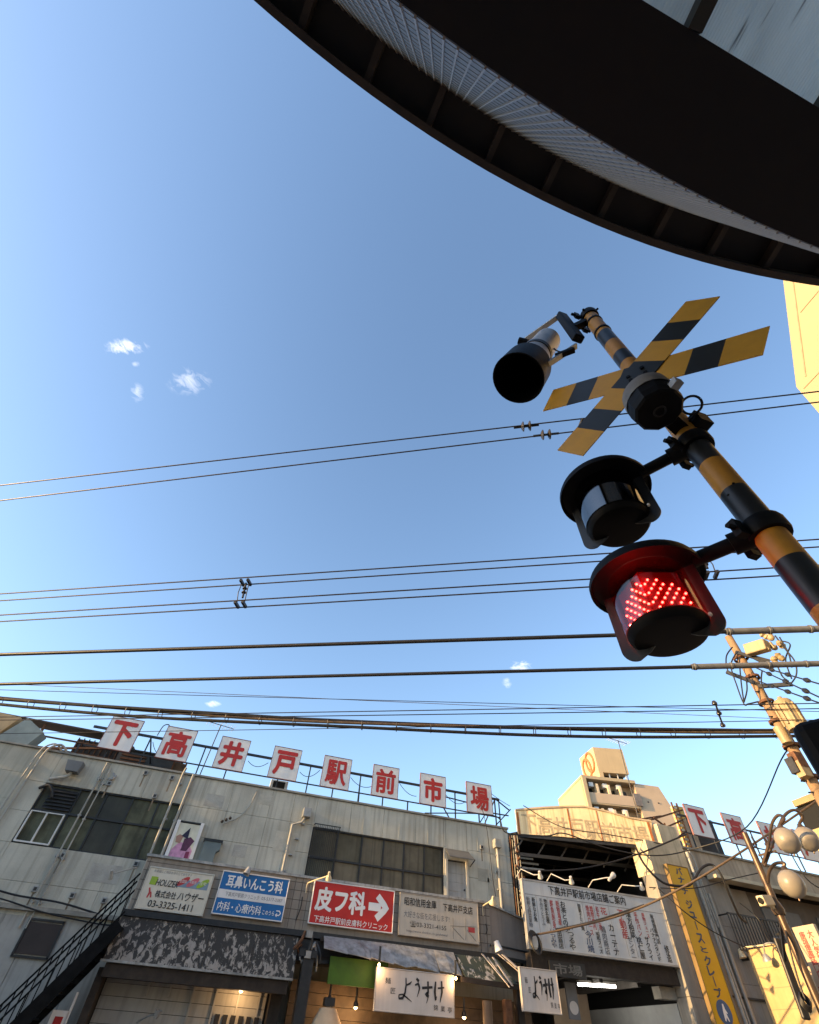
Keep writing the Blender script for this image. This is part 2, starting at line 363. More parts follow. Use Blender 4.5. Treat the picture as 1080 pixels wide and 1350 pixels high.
def curve(pts, n=8):   # smooth through points (Catmull-Rom)
    pts = [Vector(p) for p in pts]; out = []
    for i in range(len(pts)-1):
        p0, p1, p2, p3 = pts[max(i-1, 0)], pts[i], pts[i+1], pts[min(i+2, len(pts)-1)]
        for k in range(n):
            t = k/n; out.append(.5*((2*p1)+(p2-p0)*t+(2*p0-5*p1+4*p2-p3)*t*t+(3*p1-p0-3*p2+p3)*t*t*t))
    return out+[pts[-1]]

# ------------------------------------------------------------------ ground
def struct(o): o['kind'] = 'structure'; return o
struct(MB().add([(-1500, -1500, 0), (1500, -1500, 0), (1500, 1500, 0), (-1500, 1500, 0)], [(0, 1, 2, 3)]).build('ground', pavem))
struct(MB().add([(-60, 8.0, .004), (60, 6.0, .004), (60, 13.2, .004), (-60, 13.2, .004)], [(0, 1, 2, 3)]).build('road', asphalt))

# ------------------------------------------------------------------ station canopy (round drum overhead)
H1 = 2.2
CC = (0.586*H1, -4.153*H1); RW = 4.091*H1; ZS = CZ+H1; ZT = CZ+1.873*H1; RE = 9.25; ZE = 5.62
cn = thing('station_canopy', (CC[0], CC[1], 0), 'dark round station canopy with grey ribbed drum wall and glazed soffit overhead', 'canopy')
A0, A1 = rad(-24), rad(40); NS = 184; da = (A1-A0)/NS
MB().arc(CC, RW-.10, RW-.02, ZS, ZT, A0, A1, 90).build('drum_backing', dark, cn)
MB().arc(CC, RW-.10, RW, ZS, ZT, A1+.001, A0+2*math.pi-.001, 150).build('drum_wall', clad, cn, smooth=True)
strip = None
for i in range(NS):
    a = A0+da*i
    if strip is None:
        mb = MB(); nrow = 30; zz = [ZS+(ZT-ZS)*k/nrow for k in range(nrow+1)]
        wv = da*RW-.005
        for k in range(nrow): mb.box(-wv/2, wv/2, RW-.02, RW-(.0 if k % 2 else .0015), zz[k]+.0008, zz[k+1]-.0008)
        me0 = mb.build('cladding_strip', clad, None); strip = me0.data
        o = me0
    else:
        o = bpy.data.objects.new('cladding_strip', strip); COL.objects.link(o)
    o.parent = cn; o.rotation_euler = (0, 0, -(a+da/2))
jm = None
for i in range(0, NS+1):
    a = A0+da*i
    if jm is None:
        o = MB().box(-.004, .004, RW-.02, RW+.006, ZS-.004, ZT).build('cladding_joint', cladl, None); jm = o.data
    else:
        o = bpy.data.objects.new('cladding_joint', jm); COL.objects.link(o)
    o.parent = cn; o.rotation_euler = (0, 0, -a)
# eave: top slab, outer lip, radial ribs
FULL = 2*math.pi
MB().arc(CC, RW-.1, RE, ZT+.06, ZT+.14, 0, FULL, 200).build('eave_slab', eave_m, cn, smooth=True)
MB().arc(CC, RE-.035, RE+.012, ZE, ZT+.145, 0, FULL, 260).build('eave_lip', lip_m, cn, smooth=True)
rb_ = None
for i in range(22):
    a = A0+(A1-A0)*(i+.3)/22
    if rb_ is None:
        o = MB().box(-.022, .022, RW-.01, RE-.03, ZT-.03, ZT+.07).build('eave_rib', lip_m, None); rb_ = o.data
    else:
        o = bpy.data.objects.new('eave_rib', rb_); COL.objects.link(o)
    o.parent = cn; o.rotation_euler = (0, 0, -a)
# soffit: dark plate between the wall and the straight beam, then glazing
def chord(x): return -.241*H1+.044*x
pts = []
for i in range(81):
    a = rad(-17)+rad(17+30)*i/80; pts.append((CC[0]+(RW-.004)*math.sin(a), CC[1]+(RW-.004)*math.cos(a)))
pts = [p for p in pts if p[1] > chord(p[0])+.01]
lo = [(p[0], chord(p[0])) for p in reversed(pts)]
poly = [(x, y, ZS-.012) for x, y in pts+lo]
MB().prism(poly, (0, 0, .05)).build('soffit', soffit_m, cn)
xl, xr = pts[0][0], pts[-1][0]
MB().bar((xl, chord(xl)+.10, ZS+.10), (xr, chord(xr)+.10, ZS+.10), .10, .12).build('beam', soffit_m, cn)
mx = [-1.55, -1.0, -.43, .15, .70, 1.26, 1.82, 2.4, 2.95]
for i, x in enumerate(mx):
    MB().bar((x, chord(x)-.002, ZS+.01), (x-.08, -2.6, ZS+.01), .05, .06).build('mullion', mull, cn)
    if i+1 < len(mx):
        x2 = mx[i+1]
        MB().hexa([(x+.02, chord(x)+.02, ZS+.04), (x2-.02, chord(x2)+.02, ZS+.04), (x2-.10, -2.6, ZS+.04), (x-.06, -2.6, ZS+.04)],
                  [(x+.02, chord(x)+.02, ZS+.052), (x2-.02, chord(x2)+.02, ZS+.052), (x2-.10, -2.6, ZS+.052), (x-.06, -2.6, ZS+.052)]).build('glass_pane', pane_tr, cn)
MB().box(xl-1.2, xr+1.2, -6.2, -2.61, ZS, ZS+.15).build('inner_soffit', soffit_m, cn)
for x, y in ((-1.8, -2.9), (4.4, -2.9), (-3.5, -6), (6, -6)):
    MB().cyl((x, y, 0), (x, y, ZS), .16, n=20).build('column', lightmet, cn, smooth=True)
    if y < -3: MB().bar((x, y, ZS+.05), (x, y-1.5, ZS+.05), .2, .2).build('bracket', dark, cn)

# ------------------------------------------------------------------ level crossing signal
PX, PY = 1.553, .69
cs = thing('crossing_signal', (PX, PY, 0), 'yellow and black striped railway crossing signal post with crossbuck, horn and red lights', 'crossing signal')
wv = Vector((.524, -.852, 0)).normalized(); nv = Vector((wv.y, -wv.x, 0))   # along the crossbuck / towards the camera side
PR = .0545; PT = 5.52
# pole with painted bands
def zp(y_on_axis):   # height on the pole axis for a row measured on its centre line
    x = 772+(y_on_axis-412)*(1078-772)/(790-412); d = ray(x, y_on_axis); return CZ+1.7*d.z/math.hypot(d.x, d.y)
zs = sorted([.4, .8, 1.2, 1.6, 2.0]+[zp(y) for y in (805, 744, 701, 652, 616, 587, 530, 508, 482, 470, 456, 443)])
zs = [0]+zs+[PT]
mb = MB(); n = 28
lev = []
for i, z in enumerate(zs): lev.append(z)
vs = [(PX+PR*math.cos(2*math.pi*j/n), PY+PR*math.sin(2*math.pi*j/n), z) for z in lev for j in range(n)]
mb.add(vs, [])
for i in range(len(lev)-1):
    for j in range(n):
        mb.f.append((i*n+j, i*n+(j+1) % n, (i+1)*n+(j+1) % n, (i+1)*n+j)); mb.m.append((i+1) % 2)
mb.f.append(tuple((len(lev)-1)*n+j for j in range(n))); mb.m.append(1)
mb.build('pole', [yel, blk_pole], cs, smooth=True)
# pole cap with bolts
o = MB().lathe([(.0, .06), (.035, .055), (.060, .04), (.066, .01), (.066, -.03), (.058, -.035)], (PX, PY, PT)).build('pole_cap', black, cs, smooth=True)
for k in range(4):
    a = k*1.57+.4; MB().cyl((PX+.06*math.cos(a), PY+.06*math.sin(a), PT), (PX+.085*math.cos(a), PY+.085*math.sin(a), PT), .009, n=6).build('bolt', black, o)
# thin bands
for z in (PT-.17, PT-.40): MB().lathe([(PR, -.012), (PR+.006, -.012), (PR+.006, .012), (PR, .012)], (PX, PY, z)).build('steel_band', black, cs, smooth=True)
def clamp(z, r=.021, h=.036):
    o = MB().lathe([(PR, -h), (PR+r*.8, -h), (PR+r, -h*.6), (PR+r, h*.6), (PR+r*.8, h), (PR, h)], (PX, PY, z)).build('clamp', black, cs, smooth=True)
    for s in (-1, 1):
        c = Vector((PX, PY, z))-wv*(PR+.02)+nv*(s*.07)
        MB().box(c.x-.02, c.x+.02, c.y-.014, c.y+.014, z-h*1.05, z+h*1.05).build('clamp_ear', black, o)
        MB().cyl(c+Vector((-.05, 0, 0)), c+Vector((.05, 0, 0)), .011, n=6).build('bolt', black, o)
    return o
# crossbuck
XC = Vector((PX, PY, 0))+nv*.085; XC += wv*-.014; XC.z = 4.21
def arm(ang, push):
    d = wv*math.cos(ang)+ZU*math.sin(ang); e = -wv*math.sin(ang)+ZU*math.cos(ang); h = .2105/2; L = .612
    st = [-L, -.43, -.275, -.11, .11, .275, .43, L]; mb = MB(); c = XC+nv*push; t = nv*-.006
    for i in range(7):
        mb.cur = i % 2
        q = [c+d*st[i]-e*h, c+d*st[i+1]-e*h, c+d*st[i+1]+e*h, c+d*st[i]+e*h]; mb.hexa(q, [p+t for p in q])
    o = mb.build('crossbuck_arm', [xyel, xblk], cs)
    for s in (-.05, .05):
        MB().cyl(c+d*s+nv*-.002, c+d*s+nv*.012, .012, n=8).build('bolt', black, o)
    return o
arm(rad(33.8), .006); arm(rad(-33.8), 0)
MB().bar(XC-nv*.008, XC-nv*.06, .10, .12).build('crossbuck_bracket', black, cs)
# chime box below the crossbuck
bc = hd(870, 542, 1.47); bzt = bc.z
o = MB().lathe([(0, 0), (.100, 0), (.111, .010), (.116, .05), (.116, .105)], bc, n=10).build('chime_box', black, cs)
bc2 = bc+Vector((0, 0, .105))
MB().lathe([(.117, -.002), (.117, .03), (.112, .085), (.09, .12), (.05, .14), (0, .145)], bc2, n=20).build('dome', M('chime_dome', (.15, .14, .125), .6, var=.2, scale=18), o, smooth=True)
MB().lathe([(.030, 0), (.030, -.006), (.022, -.006), (.022, .0)], bc, n=16).build('speaker_ring', dark, o)
MB().bar(bc+Vector((0, 0, .05)), (PX, PY, bc.z+.05), .07, .06).build('bracket', black, o)
MB().box(bc.x-.02, bc.x+.02, bc.y-.15, bc.y-.11, bc.z+.01, bc.z+.05).build('catch', greymet, o)
e0 = Vector((PX, PY, bc.z+.06))+wv*.06
MB().box(e0.x-.035, e0.x+.035, e0.y-.05, e0.y+.03, e0.z-.05, e0.z+.04).build('terminal', black, o)
# little cable loop behind the chime box
lc = hd(912, 534, 1.62); r = .043; q = ray(912, 534).normalized(); ua = q.cross(ZU).normalized(); ub = ua.cross(q)
MB().tube([lc+(ua*math.cos(a)+ub*math.sin(a))*r for a in [k*math.pi/12 for k in range(25)]], .006, 6, False).build('cable_loop', cablem, cs, smooth=True)
MB().tube(curve([lc-ub*.043, lc-ub*.055-ua*.05, e0+Vector((0, 0, .02))]), .006, 6).build('cable', cablem, cs, smooth=True)
# horn speaker at the top of the pole
hm = hd(683, 499, 1.47); hb = hd(722, 449, 1.62); ax = (hm-hb).normalized(); Lh = (hm-hb).length
hs = MB().lathe([(.0, 0), (.095, 0), (.105, .012), (.112, Lh*.42), (.118, Lh*.45), (.118, Lh*.47), (.125, Lh*.5), (.165, Lh*.70), (.172, Lh*.72)], hb, ax, 36).build('horn_speaker', M('horn_grey', (.42, .40, .38), .45, .2, var=.2, scale=9, streak=.4), cs, smooth=True)
MB().lathe([(.168, Lh*.70), (.178, Lh*.72), (.186, Lh*.98), (.188, Lh), (.180, Lh), (.165, Lh*.75), (.08, Lh*.35), (0.0, Lh*.3)], hb, ax, 36).build('horn_mouth', black, hs, smooth=True)
MB().lathe([(.112, Lh*.40), (.124, Lh*.41), (.124, Lh*.46), (.112, Lh*.47)], hb, ax, 36).build('horn_band', dark, hs, smooth=True)
jb = hd(752, 430, 1.62)
# junction block, stubby arm to the pole, U bracket
zj = jb.z
o = MB().bar(hd(740, 416, 1.60), hd(763, 447, 1.60), .085, .06).build('junction_block', black, hs); bevel(o, .012)
MB().bar(hd(757, 432, 1.62), Vector((PX, PY, hd(772, 428, 1.7).z)), .05, .05).build('bracket_arm', black, hs)
pa, pb = hd(737, 417, 1.60), hd(693, 448, 1.56); side = hd(690, 450, 1.52)
MB().bar(pa, pb, .042, .016).build('bracket_strap', lightmet, hs)
MB().cyl(hd(684, 449, 1.52), hd(696, 452, 1.56), .030, n=14).build('pivot_knob', black, hs)
MB().bar(hd(760, 456, 1.60), hd(717, 484, 1.50), .042, .016).build('bracket_strap', greymet, hs)
MB().bar(hd(757, 461, 1.58), hd(733, 470, 1.53), .04, .03).build('cable_gland', black, hs)
MB().tube(curve([hd(727, 450, 1.62), hd(731, 460, 1.60), hd(742, 464, 1.59), hd(752, 458, 1.60)]), .006, 6).build('cable', cablem, hs, smooth=True)
clamp(hd(770, 424, 1.7).z, .014, .04)
# all-round warning lights
def light(zb, lit, label):
    c = Vector((PX, PY, 0))-wv*.455; c.z = zb
    L = MB().lathe([(0, .035), (.19, .03), (.215, .022), (.224, .0), (.224, -.022), (.218, -.022), (.21, -.006), (.0, -.004)], c, n=48).build('warning_light', black, cs, smooth=True)
    L['label'] = label
    zc = zb-.250
    # background plate through the middle, rounded lower corners
    hw, bz, rr = .188, zb-.322, .055
    plate = MB()
    for sg in (-1, 1):
        out = [(sg*hw, zb-.01)]
        for k in range(9):
            a = math.pi/2*k/8; out.append((sg*(hw-rr+rr*math.cos(a)), bz+rr-rr*math.sin(a)))
        out += [(sg*.085, bz+.02), (sg*.03, zc-.01), (sg*.03, zb-.01)]
        plate = MB().prism([c*1+wv*s_+Vector((0, 0, z-zb))-nv*.012 for s_, z in out], nv*.006).build('background_plate', M('plate_grey', (.030, .033, .037), .35, var=.2, scale=6), L)
    # front lens shell (half cylinder) in front of the plate, and cup below
    n = 28; lm = MB(); vs = []; lr = .150
    for zz in (zb-.008, zc):
        for k in range(n+1):
            a = math.pi*k/n; sq = lr
            vs.append(c+wv*(sq*math.cos(a))+nv*(sq*math.sin(a)*1.0)+Vector((0, 0, zz-zb)))
    lm.add(vs, [(k, k+1, n+2+k, n+1+k) for k in range(n)])
    lens = lm.build('lens', lens_on if lit else lens_off, L, smooth=True)
    MB().lathe([(.0, -.030), (.10, -.030), (.128, -.024), (.142, -.006), (.145, .008), (.142, .014), (0, .014)], c+Vector((0, 0, zc-zb-.006)), n=40).build('cup', black, L, smooth=True)
    # V shaped LED board behind the lens
    apex = c+nv*.105; lft = c-wv*.12+nv*.01; rgt = c+wv*.12+nv*.01
    lb = MB()
    for p in (lft, rgt):
        q = [Vector((p.x, p.y, zc+.0)), Vector((apex.x, apex.y, zc)), Vector((apex.x, apex.y, zb-.03)), Vector((p.x, p.y, zb-.03))]
        lb.add(q, [(0, 1, 2, 3)])
    lb.build('led_board', core_red if lit else dark, lens)
    led = MB()
    for p in (lft, rgt):
        e = (Vector((p.x, p.y, 0))-Vector((apex.x, apex.y, 0))); l = e.length; e.normalize(); nn = e.cross(ZU).normalized()
        if nn.dot(nv) < 0: nn = -nn
        for i in range(9):
            for j in range(9):
                u, v = (i+.5)/9, (j+.5)/9
                if v > .93-.45*abs(u-.35) or (i+j) % 2 == 1: continue
                led.lathe([(.0042, -.002), (.0042, .004), (.0025, .006), (0, .007)], Vector((apex.x, apex.y, zc+.01+v*(zb-.05-zc)))+e*(u*l)+nn*.001, nn, 6)
    led.build('led_dots', led_on if lit else dark, lens, kind='stuff')
    MB().cyl(c+Vector((0, 0, .0))+wv*.19, Vector((PX, PY, zb+.0)), .029, n=14).build('arm', black, L, smooth=True)
    k = c+wv*.37
    MB().lathe([(.03, -.035), (.044, -.035), (.044, .035), (.03, .035)], Vector((k.x, k.y, zb)), wv, 14).build('collar', black, L, smooth=True)
    clamp(zb)
    MB().cyl(c+wv*.155+nv*.05+Vector((0, 0, zc-zb-.03)), c+wv*.155+nv*.062+Vector((0, 0, zc-zb-.03)), .006, n=8).build('bolt', lightmet, L)
    if lit:
        pl = bpy.data.lights.new('led_light', 'POINT'); pl.energy = .36; pl.color = (1, .05, .03); pl.shadow_soft_size = .03
        po = bpy.data.objects.new('led_light', pl); COL.objects.link(po); po.location = c+nv*.128+Vector((0, 0, -.10))-root_off(L); po.parent = L
    return L
light(3.535, False, 'unlit upper warning light with dark lens')
light(2.925, True, 'lit red lower warning light with glowing dots')
# train direction indicator lower on the post
ic = hd(1036, 952, 1.60)
o = MB().prism([ic, ic+wv*.55, ic+wv*.55-ZU*.26, ic-ZU*.26], nv*-.14).build('direction_indicator', black, cs); bevel(o, .03, 3)
MB().prism([ic+wv*.14-ZU*.07+nv*.002, ic+wv*.42-ZU*.07+nv*.002, ic+wv*.42-ZU*.19+nv*.002, ic+wv*.14-ZU*.19+nv*.002], nv*.004).build('indicator_face', M('indicator_grey', (.22, .22, .22), .5), o)
MB().bar(ic+wv*.30-ZU*.13-nv*.1, Vector((PX, PY, ic.z-.13)), .05, .05).build('bracket', black, o)
# small wear spots on the pole
for px, py in ((967, 636), (958, 652)):
    p = hd(px, py, 1.7-PR-.002); q = (p-Vector((PX, PY, p.z))).normalized(); p = Vector((PX, PY, p.z))+q*PR
    MB().lathe([(.006, -.001), (.005, .002), (0, .003)], p, q, 8).build('rivet', black, cs)

# ------------------------------------------------------------------ overhead wires along the railway
def span(pl, pr, z, r, name, mat, label, cat='wire', group=None, ext=(14, 9), n=8, sag=0., zr=None, build=True):
    a, b = onZ(*pl, z), onZ(*pr, z if zr is None else zr); d = (b-a).normalized()
    a2, b2 = a-d*ext[0], b+d*ext[1]
    pts = catenary(a2, b2, sag, 30) if sag else [a2, b2]
    o = single(MB().tube(pts, r, n), name, mat, label, cat, group, smooth=True)
    return o, a, b
def insulator(parent, p, d, r=.055, k=2):
    d = d.normalized()
    o = MB().cyl(p-d*.13, p+d*.13, .013, n=8).build('insulator', dark, parent, smooth=True)
    for i in range(k):
        c = p+d*((i-(k-1)/2)*.07)
        MB().lathe([(.014, -.02), (r*.6, -.014), (r, .0), (r*.98, .008), (r*.4, .012), (.014, .02)], c, d, 18).build('shed', porcelain, o, smooth=True)
    return o
w1, a, b = span((0, 640), (1080, 516), 5.95, .0075, 'overhead_wire', cable_c, 'thin overhead wire with a strain insulator passing just under the crossbuck tip')
d = (b-a).normalized(); insulator(w1, onZ(694, 562, 5.95), d)
w2, a, b = span((0, 660), (1080, 530), 5.86, .0075, 'overhead_wire', cable_c, 'thin overhead wire with a strain insulator, second wire below the crossbuck')
insulator(w2, onZ(720, 573, 5.86), d)
p = onZ(768, 552, 5.95); MB().bar(p, onZ(762, 568, 5.86), .018, .03).build('spacer_clip', dark, w2)
pairs = []
for (yl, yr, z, lab) in ((783, 711, 5.60, 'uppermost wire of the four-wire catenary behind the red warning light'), (792, 721, 5.57, 'second wire of the four-wire catenary behind the red warning light'),
                         (811, 745, 5.22, 'third wire of the four-wire catenary behind the red warning light'), (819.5, 756, 5.19, 'lowest wire of the four-wire catenary behind the red warning light')):
    o, a, b = span((0, yl), (1080, yr), z, .0085, 'catenary_wire', cable_c, lab, sag=0); pairs.append((o, a, b, z))
def hanger(px, tops):
    t = onZ(px[0][0], px[0][1], 5.585); u = onZ(px[1][0], px[1][1], 5.205)
    h = thing('wire_hanger', u, tops, 'hanger')
    dd = (pairs[0][2]-pairs[0][1]).normalized(); sd = dd.cross(ZU)
    for s in (-.05, .05):
        MB().tube([t+dd*s, (t+u)/2+dd*s*1.2+sd*.02, u+dd*s], .006, 6).build('hanger_rod', dark, h)
        MB().bar(t+dd*s-sd*.06, t+dd*s+sd*.06, .03, .035).build('clip', dark, h)
        MB().bar(u+dd*s-sd*.06, u+dd*s+sd*.06, .03, .035).build('clip', dark, h)
    insulator(h, (t+u)/2+Vector((0, 0, .05)), u-t, .03, 2)
hanger(((324, 768), (317, 797)), 'small dark wire hanger linking the catenary wires over the grey market roof')
hanger(((926, 735), (938, 758)), 'small dark wire hanger linking the catenary wires beside the lit red light')
# thick cables with grey sleeves
for (yl, yr, z, xs, r, lab) in ((863, 829, 5.9, 957, .030, 'thick black cable with grey sleeve starting at the lit red light'), (902, 875, 5.9, 912, .028, 'thick black cable with long grey sleeve below the lit red light')):
    o, a, b = span((0, yl), (1080, yr), z, r, 'messenger_cable', cablem, lab, 'cable', n=12)
    t = (xs)/1080; ys = yl+(yr-yl)*t; s0 = onZ(xs, ys, z); d = (b-a).normalized()
    sl = MB().cyl(s0, b+d*6, r*1.6, n=16).build('sleeve', sleeve_m, o, smooth=True)
    for k in range(14):
        c = s0+d*(.05+.55*k); MB().lathe([(r*1.75, -.02), (r*1.95, -.015), (r*1.95, .015), (r*1.75, .02)], c, d, 16).build('sleeve_joint', sleeve_m, sl, smooth=True)
# thinner wires further off
far = [((0, 907), (1080, 936), 6.6, .007), ((0, 899), (1080, 948), 6.9, .006), ((0, 943), (1080, 925), 6.4, .010), ((0, 947), (1080, 932), 6.35, .010),
       ((0, 965), (1080, 947), 6.5, .008)]
labs = ['faint far wire rising gently above the rooftop letter panels', 'faint far wire crossing above the apartment tower', 'dark service wire running just above the bundled cable',
        'dark service wire paired with another above the bundled cable', 'reddish thin wire passing behind the rooftop letter panels']
for (l, r_, z, rr), lab in zip(far, labs):
    span(l, r_, z, rr, 'service_wire', cable_c if rr > .0065 else cable_br, lab, sag=.05)
h = thing('wire_hanger', onZ(945, 952, 6.3), 'small hanger with white knobs on far wires near the utility pole', 'hanger')
MB().tube([onZ(943, 926, 6.4), onZ(948, 942, 6.35), onZ(954, 958, 6.3)], .018, 6).build('hanger_rod', dark, h)
for q in ((942, 927), (948, 940), (953, 956)): MB().lathe([(0, -.05), (.045, -.03), (.05, 0), (.03, .04), (0, .05)], onZ(*q, 6.36), (0, 0, 1), 10).build('knob', porcelain, h, smooth=True)
# bundled cable hung from a messenger, ending at the utility pole
UPX, UPY = 14.5*math.sin(rad(56.3)), 14.5*math.cos(rad(56.3))
L0 = onZ(0, 922, 7.0); R0 = Vector((UPX, UPY, 7.25)); dL = (L0-R0)
bundle = thing('cable_bundle', L0, 'thick twisted bundle of black cables strung above the rooftop letter panels', 'cable')
def bz(t): return R0+(dL)*t
mid = onP(540, 956, (L0+R0)/2, Vector((-dL.y, dL.x, 0)).normalized())
tm = (mid-R0).xy.length/dL.xy.length; zm = R0.z+(L0.z-R0.z)*tm-mid.z; sg = zm/(4*tm*(1-tm))
def bpt(t): p = bz(t); p.z -= 4*sg*t*(1-t); return p
NB = 90
for k, (off, rr, ph) in enumerate(((0.045, .040, 0.0), (0.05, .038, 2.1), (.045, .032, 4.2))):
    pts = []
    for i in range(NB+1):
        t = -.02+1.32*i/NB; p = bpt(t); a = ph+i*.16
        pts.append(p+Vector((0, off*.5*math.cos(a), off*.45*math.sin(a)+(.03, -.13, .0)[k])))
    MB().tube(pts, rr, 8).build('cable', [cablem, cablem, cable_br][k], bundle, smooth=True)
MB().tube([bpt(-.02+1.32*i/NB)+Vector((0, 0, .06)) for i in range(NB+1)], .014, 6).build('messenger_wire', cable_c, bundle, smooth=True)
for i in range(0, 30):
    p = bpt(.01+i*.043); MB().lathe([(.115, -.010), (.12, 0), (.115, .010)], p+Vector((0, 0, -.05)), dL, 10).build('hanging_ring', dark, bundle)
# street side cables in front of the right-hand building
def dcable(pts, r, label, mat=cablem, cat='cable'):
    return single(MB().tube(curve(pts, 8), r, 8), 'drop_cable', mat, label, cat, smooth=True)

# ------------------------------------------------------------------ long grey market building
FY = 15.2
mk = thing('market_building', (1.2, FY, 0), 'long grey two-storey market building with weathered panelled facade and flat roof', 'building')
X0, X1, ZR = -5.6, 7.95, 6.40
W1 = rect([(62.5, 1031.4), (241.7, 1061), (213.9, 1137.5), (11.8, 1110)], FY); W1 = (-5.13, -1.69, 4.42, 5.70)
W2 = (1.87, 5.80, 4.40, 5.665); DR = (5.86, 6.54, 4.20, 5.40)
holes = [W1, W2, DR]
MB().box(X0, X1, FY+.28, 26, 3.0, ZR-.05).build('core', interior, mk)
MB().box(X0, X1, FY+.25, FY+.28, 0, 3.0).build('rear_wall', wallm, mk)
cw = MB()
xs = sorted(set([X0, X1, W1[0], W1[1], W2[0], W2[1], DR[0], DR[1], -3.9, -2.8, -.55, .55, 1.2, 2.9, 3.9, 4.9, 7.25]))
zs_ = sorted(set([3.0, 3.75, W1[2], W1[3], W2[2], W2[3], DR[2], DR[3], ZR]))
for i in range(len(xs)-1):
    z = 0
    zc = [3.0]+[q for q in (3.75, 4.42, 5.05, 5.70, ZR)]
    if xs[i] >= W2[0]-.001 and xs[i+1] <= W2[1]+.001: zc = [3.0, 3.75, 4.40, 5.665, ZR]
    if xs[i] >= DR[0]-.001 and xs[i+1] <= DR[1]+.001: zc = [3.0, 3.75, 4.20, 5.40, ZR]
    for k in range(len(zc)-1):
        cx, cz_ = (xs[i]+xs[i+1])/2, (zc[k]+zc[k+1])/2
        if any(h[0] < cx < h[1] and h[2] < cz_ < h[3] for h in holes): continue
        dy = random.uniform(0, .003)
        bevel(bx('wall_panel', wallm, mk, xs[i]+.0025, xs[i+1]-.0025, FY-dy, FY+.10, zc[k]+.0025, zc[k+1]-.0025), .004, 1)
cw = MB(); cw.box(X0, X1, FY+.11, FY+.24, 3.0, W2[2]-.3)
cw.box(X0, X1, FY+.11, FY+.24, 5.72, ZR-.01); cw.box(X0, W1[0]-.01, FY+.11, FY+.24, 3.9, 5.72); cw.box(W1[1]+.01, W2[0]-.01, FY+.11, FY+.24, 3.9, 5.72); cw.box(DR[1]+.01, X1, FY+.11, FY+.24, 3.9, 5.72)
cw.build('wall_core', capm, mk)
bevel(bx('parapet_cap', capm, mk, X0-.04, X1+.02, FY-.05, FY+.3, ZR+.003, ZR+.055), .008)
# joints near the roof: shallow ribs
for x in (-4.4, -3.35, -2.1, -.1, 1.6, 3.3, 4.4, 5.3, 6.9):
    bx('joint_strip', wallm, mk, x-.012, x+.012, FY-.008, FY, 5.71, ZR-.01)
# windows
def window(x0, x1, z0, z1, cols, rail, pane_mat, frm=dark, y=FY+.09):
    w = MB(); f = .028
    w.box(x0, x1, y-.06, y+.03, z0, z0+f); w.box(x0, x1, y-.06, y+.03, z1-f, z1); w.box(x0, x0+f, y-.06, y+.03, z0+f, z1-f); w.box(x1-f, x1, y-.06, y+.03, z0+f, z1-f)
    o = w.build('window', frm, mk)
    zr = z0+(z1-z0)*rail; zzs = [z0+f, zr, z1-f]
    MB().box(x0+f, x1-f, y-.045, y+.02, zr-.02, zr+.02).build('rail', frm, o)
    for k, c in enumerate(cols):
        if 0 < k < len(cols)-1:
            for a in (0, 1): MB().box(c-.018, c+.018, y-.04, y+.02, zzs[a]+(.02 if a else 0), zzs[a+1]-(0 if a else .02)).build('mullion', frm, o)
        if k < len(cols)-1:
            for a in (0, 1):
                t = random.uniform(-.012, .012)
                MB().hexa([(c+.018, y+t*.3, zzs[a]), (cols[k+1]-.018, y-t*.3, zzs[a]), (cols[k+1]-.018, y-t*.3, zzs[a+1]), (c+.018, y+t*.3, zzs[a+1])],
                          [(c+.018, y+.012, zzs[a]), (cols[k+1]-.018, y+.012, zzs[a]), (cols[k+1]-.018, y+.012, zzs[a+1]), (c+.018, y+.012, zzs[a+1])]).build('pane', random.choice(pane_mat), o)
    return o
c1 = [W1[0], -4.28, -3.63, -2.97, -2.32, W1[1]]
w = window(*W1, c1, .55, PANES)
# louvre in the upper left cell, white sash in the lower left cell
for k in range(6): MB().hexa([(-4.93, FY-.0, 5.18+.075*k), (-4.3, FY-.0, 5.18+.075*k), (-4.3, FY+.04, 5.24+.075*k), (-4.93, FY+.04, 5.24+.075*k)], [(-4.93, FY, 5.17+.075*k), (-4.3, FY, 5.17+.075*k), (-4.3, FY+.04, 5.23+.075*k), (-4.93, FY+.04, 5.23+.075*k)]).build('louvre_slat', dark, w)
sash = MB()
for x in (-5.08, -4.72, -4.33): sash.box(x-.016, x+.016, FY-.02, FY+.03, 4.46, 5.08)
sash.box(-5.09, -4.32, FY-.025, FY+.028, 4.445, 4.475); sash.box(-5.09, -4.32, FY-.018, FY+.028, 5.07, 5.09)
sash.build('white_sash', M('white_aluminium', (.62, .62, .60), .5, var=.1), w)
c2 = [W2[0], 2.62, 3.34, 3.98, 4.60, 5.22, W2[1]]
w = window(*W2, c2, .47, PANESB)
# iron grille over the left cell of the second window
g = MB()
for k in range(15): g.box(1.90+.05*k-.006, 1.90+.05*k+.006, FY-.16, FY-.148, 4.38, 5.72)
g.box(1.88, 2.63, FY-.165, FY-.145, 4.96, 4.985); g.box(1.88, 2.63, FY-.165, FY-.145, 5.70, 5.72); g.box(1.88, 2.63, FY-.165, FY-.145, 5.62, 5.635)
for x in (1.89, 2.62):
    g.box(x-.008, x+.008, FY-.16, FY+.02, 5.70, 5.72); g.box(x-.008, x+.008, FY-.16, FY+.02, 4.96, 4.98)
g.build('window_grille', dark, w)
